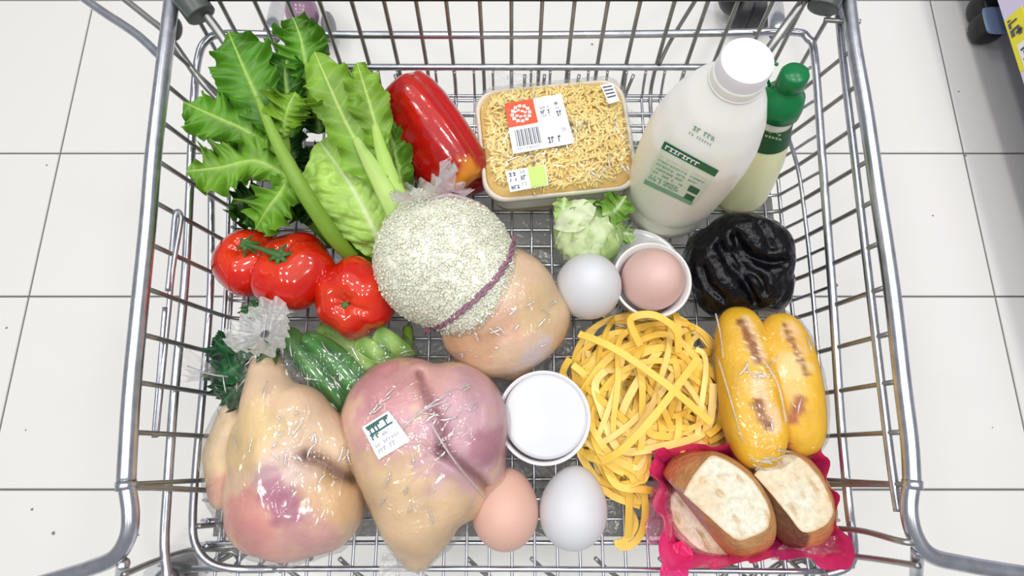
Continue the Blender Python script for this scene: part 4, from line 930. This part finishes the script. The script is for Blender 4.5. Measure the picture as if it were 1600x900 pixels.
leaf('leaf', ((880, 345, .04), (880, 328, .055), (882, 308, .058)), (px(10), px(18), px(6)), cb, (.50, .72, .24), PW, seed=92, ruffle=.003, nv=40, nu=16, cup=.4)
leaf('leaf', ((955, 370, .035), (975, 365, .04), (990, 368, .035)), (px(12), px(18), px(6)), cb, (.42, .64, .2), PW, seed=93, ruffle=.004, nv=40, nu=16)

# ------------------------------------------------------------------ eggs, cup, saucer, ramekin
def egg(c, r, L_, axis, m, label):
    q3 = UP.rotation_difference(axis.normalized()).to_matrix()
    def fn(q): return 1
    v, f = ICO[5]; out = []
    for q in v: k = 1 - .10 * q.z - .04 * q.z * q.z; out.append(q3 @ V(q.x * r * k, q.y * r * k, q.z * L_ ) + c)
    zmin = min(p.z for p in out); base = V(c.x, c.y, zmin)
    o = mk('egg', out, f, m, base=base); return tag(o, label, 'egg')
def on(u, v, r): return P(u, v, r + .0035)
egg(P(790, 795, .032), .0283, .0345, V(.05, 1, .08), M['egg_p'], 'pink-brown egg on the wire floor below the round white bowl')
egg(P(896, 793, .032), .0290, .0350, V(.12, 1, .05), M['egg_w'], 'white egg on the wire floor right of the pink-brown egg')
sc = P(987, 440, .004)
so = lathe('saucer', [(0, 0), (.028, 0), (.030, .002), (.046, .008), (.0505, .0125), (.0512, .0135), (.0500, .0142), (.046, .0105), (.030, .0045), (0, .004)], sc, M['ceramic'], seg=64, base=sc); tag(so, 'white saucer under the cup and the large white egg', 'saucer')
egg(P(920, 446, .049), .0300, .0335, V(.0, .15, 1), M['egg_w'], 'large white egg leaning on the cup beside the little cabbage')
cc = P(1019, 437, .052); cbase = V(cc.x, cc.y, ZB + .010)
cup = thing('egg_cup', 'small white cup holding a pink egg, next to the black lumps', 'cup', cbase)
cw = lathe('cup_wall', [(0, 0), (.024, 0), (.0265, .002), (.0290, .012), (.0345, .040), (.0362, .0425), (.0352, .0440), (.0335, .043), (.0270, .012), (.022, .006), (0, .006)], cbase, M['ceramic'], cup, seg=64)
T = bvh(cw); q = ((952, 462), (985, 490), (980, 502), (944, 478)); vv, ff = [], []
for r, _ in words(.25, .1, .95, .5, 5, None, 81, .4):
    a_, b_ = patch(q, r, T, .0005, 1, fallback=.02); n0 = len(vv); vv += a_; ff += [tuple(i + n0 for i in x) for x in b_]
mk('print', vv, ff, M['ink'], cw)
egg(P(1021, 436, .046), .0287, .0315, V(.1, -.1, 1), M['egg_p2'], 'pale pink egg sitting inside the small white cup')
rc_ = P(850, 652, .050); rbase = V(rc_.x, rc_.y, ZB + .004)
rw = lathe('ramekin', [(0, 0), (.032, 0), (.0345, .002), (.0375, .030), (.0395, .0425), (.0405, .0455), (.0400, .0468), (.0382, .046), (.0365, .040), (.033, .006), (0, .005)], rbase, M['ceramic_p'], seg=72, base=rbase); tag(rw, 'round white bowl with pink reflections in its colour, between noodles and poultry', 'bowl')
dc = P(852, 650, .047); dax = V(.06, .05, 1)
o = lathe('white_disc', [(0, -.004), (.0345, -.004), (.0362, -.003), (.0366, 0), (.0358, .0022), (.033, .003), (0, .0034)], dc, M['disc'], axis=dax, seg=64, base=dc); tag(o, 'smooth white disc filling the mouth of the round bowl', 'lid')

# ------------------------------------------------------------------ black lumps
bk = [(P(1120, 420, .034), (.030, .042, .032), Matrix.Rotation(.3, 3, 'Z')), (P(1165, 380, .045), (.038, .028, .034), Matrix.Rotation(-.35, 3, 'Z')), (P(1195, 400, .040), (.026, .036, .034)), (P(1170, 440, .036), (.034, .026, .030), Matrix.Rotation(-.5, 3, 'Z')), (P(1135, 465, .026), (.028, .020, .024)), (P(1205, 440, .03), (.020, .030, .026))]
v, f = remesh(bk, .0026, 4)
for pts, dp, wd in ((((1125, 385), (1140, 415), (1165, 440), (1180, 470)), .010, .0045), (((1150, 370), (1165, 395), (1200, 410), (1222, 408)), .009, .0045), (((1145, 395), (1165, 420), (1185, 432), (1195, 455)), .008, .004), (((1100, 420), (1110, 445), (1130, 465)), .007, .004), (((1185, 350), (1195, 365), (1205, 385)), .006, .004)):
    v = groove(v, smooth_path([P(a, b, .06) for a, b in pts], 6), dp, wd)
nn = normals(v, f); v = [p + n_ * (.0012 * noise.noise(p * 90) + .0006 * noise.noise(p * 220)) for p, n_ in zip(v, nn)]; v = [V(p.x, p.y, max(p.z, ZB + .003)) for p in v]
o = mk('black_preserved_vegetable', v, f, M['black'], base=P(1155, 415, 0)); tag(o, 'glossy black folded lump against the right basket wall below the bottles', 'preserved vegetable')

# ------------------------------------------------------------------ pile of flat noodles
nd = thing('noodle_pile', 'heap of flat yellow ribbon noodles spilling beside the bowl', 'noodles', P(1005, 640, 0))
nc = P(1008, 632, 0); rg = random.Random(21); NR, MR = .068, .082
for s in range(150):
    lay = s / 150; sc_ = rg.uniform(.55, 1.0); ph = rg.uniform(0, 6.28); ox = rg.gauss(0, .012); oy = rg.gauss(0, .014); rx = NR * sc_ * rg.uniform(.35, 1); ry = MR * sc_ * rg.uniform(.45, 1); rotz = rg.uniform(0, 3.14)
    turn = rg.uniform(.8, 2.0) * math.pi
    if s > 115: rx = NR * rg.uniform(.55, .98); ry = MR * rg.uniform(.5, .98); turn = rg.uniform(.9, 1.7) * math.pi
    turn = turn; n = int(14 + turn * 7); w2 = rg.uniform(1.3, 2.6); amp2 = rg.uniform(.1, .35); ph2 = rg.uniform(0, 6.28); pts = []
    straight = s % 4 == 3
    for i in range(n + 1):
        t = i / n; a = ph + turn * t
        if straight:
            L_ = (t - .5) * 2; x = L_ * NR * .95; y = (rg.random() * 0 + math.sin(t * 3.1 + ph2) * .25 + amp2 * (ph2 - 3)) * MR * .5
        else:
            x = rx * math.cos(a) * (1 + amp2 * math.sin(w2 * a + ph2)); y = ry * math.sin(a) * (1 + amp2 * math.cos(w2 * a))
        x, y = x * math.cos(rotz) - y * math.sin(rotz), x * math.sin(rotz) + y * math.cos(rotz)
        x += ox; y += oy; e = (abs(x / NR) ** 2.8 + abs(y / MR) ** 2.8) ** (1 / 2.8)
        if e > 1: x /= e ** .85; y /= e ** .85; e = min(e, 1.08)
        dome = math.sqrt(max(.03, 1 - min(1, e) ** 2 * .9)); z = .006 + lay * .046 * dome + .004 * math.sin(3.3 * a + s) * dome
        X_, Y_ = nc.x + x, nc.y + y
        lim = P(1000, 699, .03).y + .004 * math.sin(s * 2.3)
        if X_ > P(1004, 700, .03).x and Y_ < lim: Y_ = lim + (lim - Y_) * .45
        pts.append(V(X_, Y_, ZB + max(.004, z)))
    path = smooth_path(pts, 4); v, f = sweep(path, rg.choice((.0034, .0036, .0040, .0048)), 4, flat=.30, upv=(UP + V(rg.uniform(-.5, .5), rg.uniform(-.5, .5), 0)).normalized())
    mk('noodle', v, f, M['noodle'] if s % 3 else M['noodle_pale'], nd, smooth=False)
for a in (((960, 700, .03), (975, 740, .02), (982, 790, .008), (992, 820, .006), (975, 845, .006), (960, 850, .006)), ((1000, 740, .03), (1008, 790, .02), (1003, 830, .01), (985, 852, .006), (965, 853, .006)), ((985, 720, .03), (983, 780, .02), (981, 840, .006)),
          ((905, 700, .02), (912, 720, .02), (950, 770, .02), (1000, 790, .015)), ((935, 690, .03), (960, 755, .03), (1010, 765, .03), (1030, 770, .02)), ((1000, 540, .05), (985, 500, .062), (1020, 492, .066), (1055, 515, .06), (1060, 550, .05)), ((890, 560, .03), (880, 585, .02), (900, 610, .02), (915, 590, .03), (895, 570, .03)),
          ((1090, 620, .03), (1120, 625, .03), (1125, 645, .03), (1105, 660, .03), (1085, 640, .035)), ((1060, 520, .03), (1058, 500, .03), (1055, 490, .025)), ((905, 522, .045), (960, 545, .062), (1040, 600, .066), (1110, 660, .055)), ((1090, 560, .055), (1030, 640, .068), (975, 700, .06), (940, 720, .045))):
    path = smooth_path([P(*b) for b in a], 8); v, f = sweep(path, .0044, 4, flat=.30, upv=UP); mk('noodle', v, f, M['noodle'], nd, smooth=False)

# ------------------------------------------------------------------ two yellow buns in film
Y1 = (.84, .50, .010); BRN = (.22, .06, .015); TAN = (.86, .62, .34)
def bun(a, b, r, label, spots, seed):
    d = (b - a); L_ = d.length; ax_ = d.normalized(); s = ax_.cross(UP).normalized(); n_ = s.cross(ax_)
    pf = painter(Y1, spots, .12, 50); v, f, cl = [], [], []; J, K = 60, 40
    for j in range(J + 1):
        t = -1 + 2 * j / J; w = (1 - abs(t) ** 3.2) ** .42 * (1 + .05 * math.sin(t * 3 + seed))
        for k in range(K):
            an = 2 * math.pi * k / K; x = math.cos(an); y = math.sin(an); m_ = (abs(x) ** 2.4 + abs(y) ** 2.4) ** (-1 / 2.4)
            top = max(0, y); slit = .10 * math.exp(-((x - .15 * math.sin(t * 4 + seed)) / .22) ** 2) * top * math.exp(-(t / .75) ** 6) * (.6 + .4 * math.sin(t * 7 + seed))
            rr = r * w * m_ * (1 - slit); p = a.lerp(b, .5) + ax_ * t * (L_ / 2 + r * .9) + s * rr * x + n_ * rr * .82 * y; v.append(p); cl.append(pf(p))
    for j in range(J):
        for k in range(K): k2 = (k + 1) % K; f.append((j * K + k, j * K + k2, (j + 1) * K + k2, (j + 1) * K + k))
    o = mk('yellow_bun', v, f, M['bun'], cols=cl, base=V(a.lerp(b, .5).x, a.lerp(b, .5).y, ZB)); tag(o, label, 'bread roll', 'yellow rolls wrapped in one film'); return v
def sp4(*L_): return [(P(u, v, h), r, c, k) for (u, v, h, r, c, k) in L_]
b1 = bun(P(1156, 518, .040), P(1184, 690, .058), .0262, 'left yellow roll in film, longer, with two brown slits', sp4(*[(1166 + 6 * i, 505 + 18 * i, .06, .0085, TAN, 1) for i in range(4)], *[(1182 + 6 * i, 600 + 16 * i, .07, .0090, TAN, 1) for i in range(5)], *[(1157 + 5.5 * i, 503 + 12 * i, .06, .0048, BRN, 1) for i in range(6)], *[(1184 + 5 * i, 632 + 11 * i, .07, .0058, BRN, 1) for i in range(4)]), 0)
b2 = bun(P(1222, 525, .042), P(1252, 672, .048), .0240, 'right yellow roll in film, shorter, next to the basket wall', sp4((1235, 515, .06, .010, TAN, .8), (1250, 545, .06, .009, (.8, .5, .15), .8), (1238, 575, .06, .016, (.88, .72, .34), .8), (1240, 610, .06, .013, (.88, .66, .3), .6), *[(1226 + 5 * i, 508 + 11 * i, .06, .0030, BRN, 1) for i in range(8)], *[(1236 + 5 * i, 655 - 10 * i, .065, .0062, (.42, .12, .03), 1) for i in range(4)]), 2)
vh, fh = hull(b1 + b2, .0018, seed=41, voxel=.0045, wr=.0012); vh = [V(p.x, p.y, max(p.z, ZB + .008)) for p in vh]
rf_ = mk('roll_wrapper', vh, fh, M['film'], base=P(1200, 610, 0)); tag(rf_, 'clear crinkled film wrapped round the two yellow rolls', 'wrapper')
crease_glints(rf_, bvh(rf_), [(1130, 500, 1210, 720, 75), (1200, 500, 1280, 690, 80), (1150, 560, 1200, 600, -30), (1170, 700, 1220, 735, 0)], 16, 35, (6, 30), .0010)
for a in (((1122, 560), (1140, 620), (1160, 690)), ((1190, 560), (1215, 600), (1228, 660)), ((1165, 565), (1175, 585), (1190, 580)), ((1170, 715), (1195, 722), (1225, 712)), ((1180, 735), (1200, 715), (1220, 725)), ((1118, 490), (1125, 520), (1130, 560))):
    T = bvh(rf_); pts = []
    for u, w in a:
        h = T.ray_cast(CAM, ray(u, w).normalized()); pts.append((h[0] if h[0] else P(u, w, .05)) + UP * .0004)
    tube('bright_film_crease', pts, .0008, M['film_milky'], rf_, 6, 6)

# ------------------------------------------------------------------ bread pieces and the pink bag
CR = (.58, .29, .10); CRM = (.84, .81, .68); DK = (.18, .105, .065)
def res(poly, n):
    pts = smooth_path([V(a, b, 0) for a, b in poly] + [V(*poly[0], 0)], 6)[:-1]; L_ = [0]
    for a, b in zip(pts, pts[1:] + pts[:1]): L_.append(L_[-1] + (b - a).length)
    out = []
    for i in range(n):
        s = L_[-1] * i / n; j = int(np.searchsorted(L_, s, side='right')) - 1; k = (s - L_[j]) / max(1e-9, L_[j + 1] - L_[j]); out.append(pts[j % len(pts)].lerp(pts[(j + 1) % len(pts)], k))
    return out
def bread(label, face, back, hf, hb, crustf, bulge=.003, n=72):
    F_ = res(face, n); B_ = res(back, n); t = thing('bread_slice', label, 'bread', P(sum(a for a, b in back) / len(back), sum(b for a, b in back) / len(back), 0), 'bread pieces in the pink bag')
    fc = sum((p for p in F_), V(0, 0, 0)) / n; bcn = sum((p for p in B_), V(0, 0, 0)) / n; rings = []
    for j in range(9):
        k = j / 8; r = []
        for a, b in zip(B_, F_):
            q = a.lerp(b, k); p = P(q.x, q.y, hb(a) * (1 - k) + hf(b) * k); c0 = P(*(bcn.lerp(fc, k)).to_2d(), .04); d = (p - c0); d.z = 0; r.append(p + d.normalized() * bulge * math.sin(math.pi * k))
        rings.append(r)
    loft('crust', rings, M['attr_bread'], t, cap0=True, cap1=False, cols=crustf)
    v, f, cl = [], [], []; K = 26
    for j in range(K + 1):
        s = j / K
        for b in F_:
            q = b.lerp(fc, s); p = P(q.x, q.y, hf(q)); nz = noise.noise(V(p.x * 150 + p.y * 60, p.y * 90, 3)) * 1.15; n2 = noise.noise(p * 260); hole = max(0, nz - .33) * 3
            z = -.0008 * abs(n2) - .004 * min(1, hole) * min(1, s * 6); v.append(p + UP * (z + .0006 * min(1, s * 8)))
            c = lerp3(CRM, (.60, .38, .18), max(0, min(1, hole * .8))); c = lerp3(c, (.80, .60, .36), max(0, min(.6, noise.noise(p * 30) * 1.3))); c = lerp3(CR, c, min(1, .35 + s * 9)); cl.append(tuple(x * (1 + .08 * n2) for x in c))
    m_ = len(F_)
    for j in range(K):
        for k in range(m_): k2 = (k + 1) % m_; f.append((j * m_ + k, j * m_ + k2, (j + 1) * m_ + k2, (j + 1) * m_ + k))
    mk('crumb', v, f, M['crumb'], t, cols=cl); return t
def crf(p): k = 1 + .25 * noise.noise(p * 60) + .15 * noise.noise(p * 200); return tuple(x * k for x in lerp3(CR, (.70, .42, .18), .5 + .5 * noise.noise(p * 25)))
def crf2(cut, c1, c2):                  # a dark cut side on one flank
    def f_(p):
        s = (p - cut[0]).dot(cut[1]); return tuple(x * (1 + .35 * noise.noise(p * 180)) for x in (c1 if s > 0 else c2)) if s > 0 else crf(p)
    return f_
bread('pale bread piece lowest in the pink bag, mostly under the big slice', [(1048, 775), (1068, 772), (1135, 850), (1145, 866), (1100, 862), (1070, 838), (1050, 810)], [(1044, 770), (1070, 765), (1150, 850), (1150, 872), (1095, 870), (1062, 845), (1044, 812)], lambda q: .030, lambda q: .008, lambda p: tuple(x * (1 + .4 * noise.noise(p * 200)) for x in (.58, .44, .40)))
bread('large bread slice with cream crumb, left one in the pink bag', [(1068, 772), (1082, 745), (1104, 718), (1118, 712), (1150, 728), (1178, 752), (1198, 785), (1204, 808), (1197, 828), (1172, 840), (1148, 842), (1108, 808)],
      [(1034, 738), (1048, 715), (1068, 701), (1100, 703), (1150, 722), (1190, 755), (1210, 800), (1212, 840), (1198, 862), (1172, 873), (1143, 874), (1085, 805)], lambda q: .078, lambda q: .028, crf2((P(1058, 766, .05), (P(1020, 800, .05) - P(1060, 765, .05)).normalized()), (.52, .42, .36), CR))
bread('smaller bread slice with a dark cut side, right one in the pink bag', [(1178, 742), (1200, 718), (1230, 710), (1252, 716), (1280, 745), (1297, 778), (1302, 802), (1288, 822), (1256, 832), (1232, 805), (1205, 772)],
      [(1172, 738), (1195, 715), (1230, 706), (1260, 715), (1290, 750), (1306, 790), (1304, 822), (1285, 850), (1255, 858), (1222, 850), (1195, 815), (1180, 780)], lambda q: .066, lambda q: .022, crf2((P(1228, 802, .05), (P(1195, 830, .05) - P(1228, 802, .05)).normalized()), DK, CR))
outer = [(1016, 706), (1060, 698), (1150, 692), (1240, 690), (1284, 692), (1296, 740), (1312, 810), (1330, 880), (1310, 888), (1230, 872), (1140, 884), (1060, 892), (1042, 880), (1028, 800)]
inner = [(1050, 735), (1070, 728), (1150, 725), (1235, 725), (1262, 728), (1268, 760), (1280, 800), (1290, 838), (1276, 846), (1220, 846), (1140, 852), (1075, 852), (1062, 840), (1055, 790)]
O_ = res(outer, 150); I_ = res(inner, 150); rings = []
for j in range(11):
    k = j / 10; r = []
    for i, (a, b) in enumerate(zip(I_, O_)):
        q = a.lerp(b, k); h = .007 + .052 * k ** 1.2; p = P(q.x, q.y, h); fold = .0035 * k * math.sin(i * .55 + 2 * math.sin(i * .13)) + .003 * k * noise.noise(p * 80)
        r.append(p + V(fold, fold * .6, .5 * fold))
    rings.append(r)
bagp = loft('pink_bag', rings, M['pinkbag'], None, cap0=True) if False else None
def loft_top(name, rings, m, label, cat):
    n = len(rings[0]); v = [p for r in rings for p in r]; f = [tuple(range(n))[::-1]]
    for i in range(len(rings) - 1):
        for k in range(n): k2 = (k + 1) % n; f.append((i * n + k, i * n + k2, (i + 1) * n + k2, (i + 1) * n + k))
    return tag(mk(name, v, f, m, base=P(1170, 790, 0)), label, cat)
bagp = loft_top('pink_bag', rings, M['pinkbag'], 'open hot pink plastic bag holding the bread at lower right', 'bag')
blocky_crumple('bag_edge', ((1018, 745), (1050, 760), (1045, 850), (1010, 850)), .030, M['film_pink'], bagp, seed=15)
blocky_crumple('bag_corner', ((1035, 850), (1085, 850), (1075, 905), (1030, 905)), .022, M['pinkbag'], bagp, seed=16)
blocky_crumple('bag_edge', ((1240, 835), (1320, 835), (1325, 880), (1200, 872)), .028, M['film_pink'], bagp, seed=17)
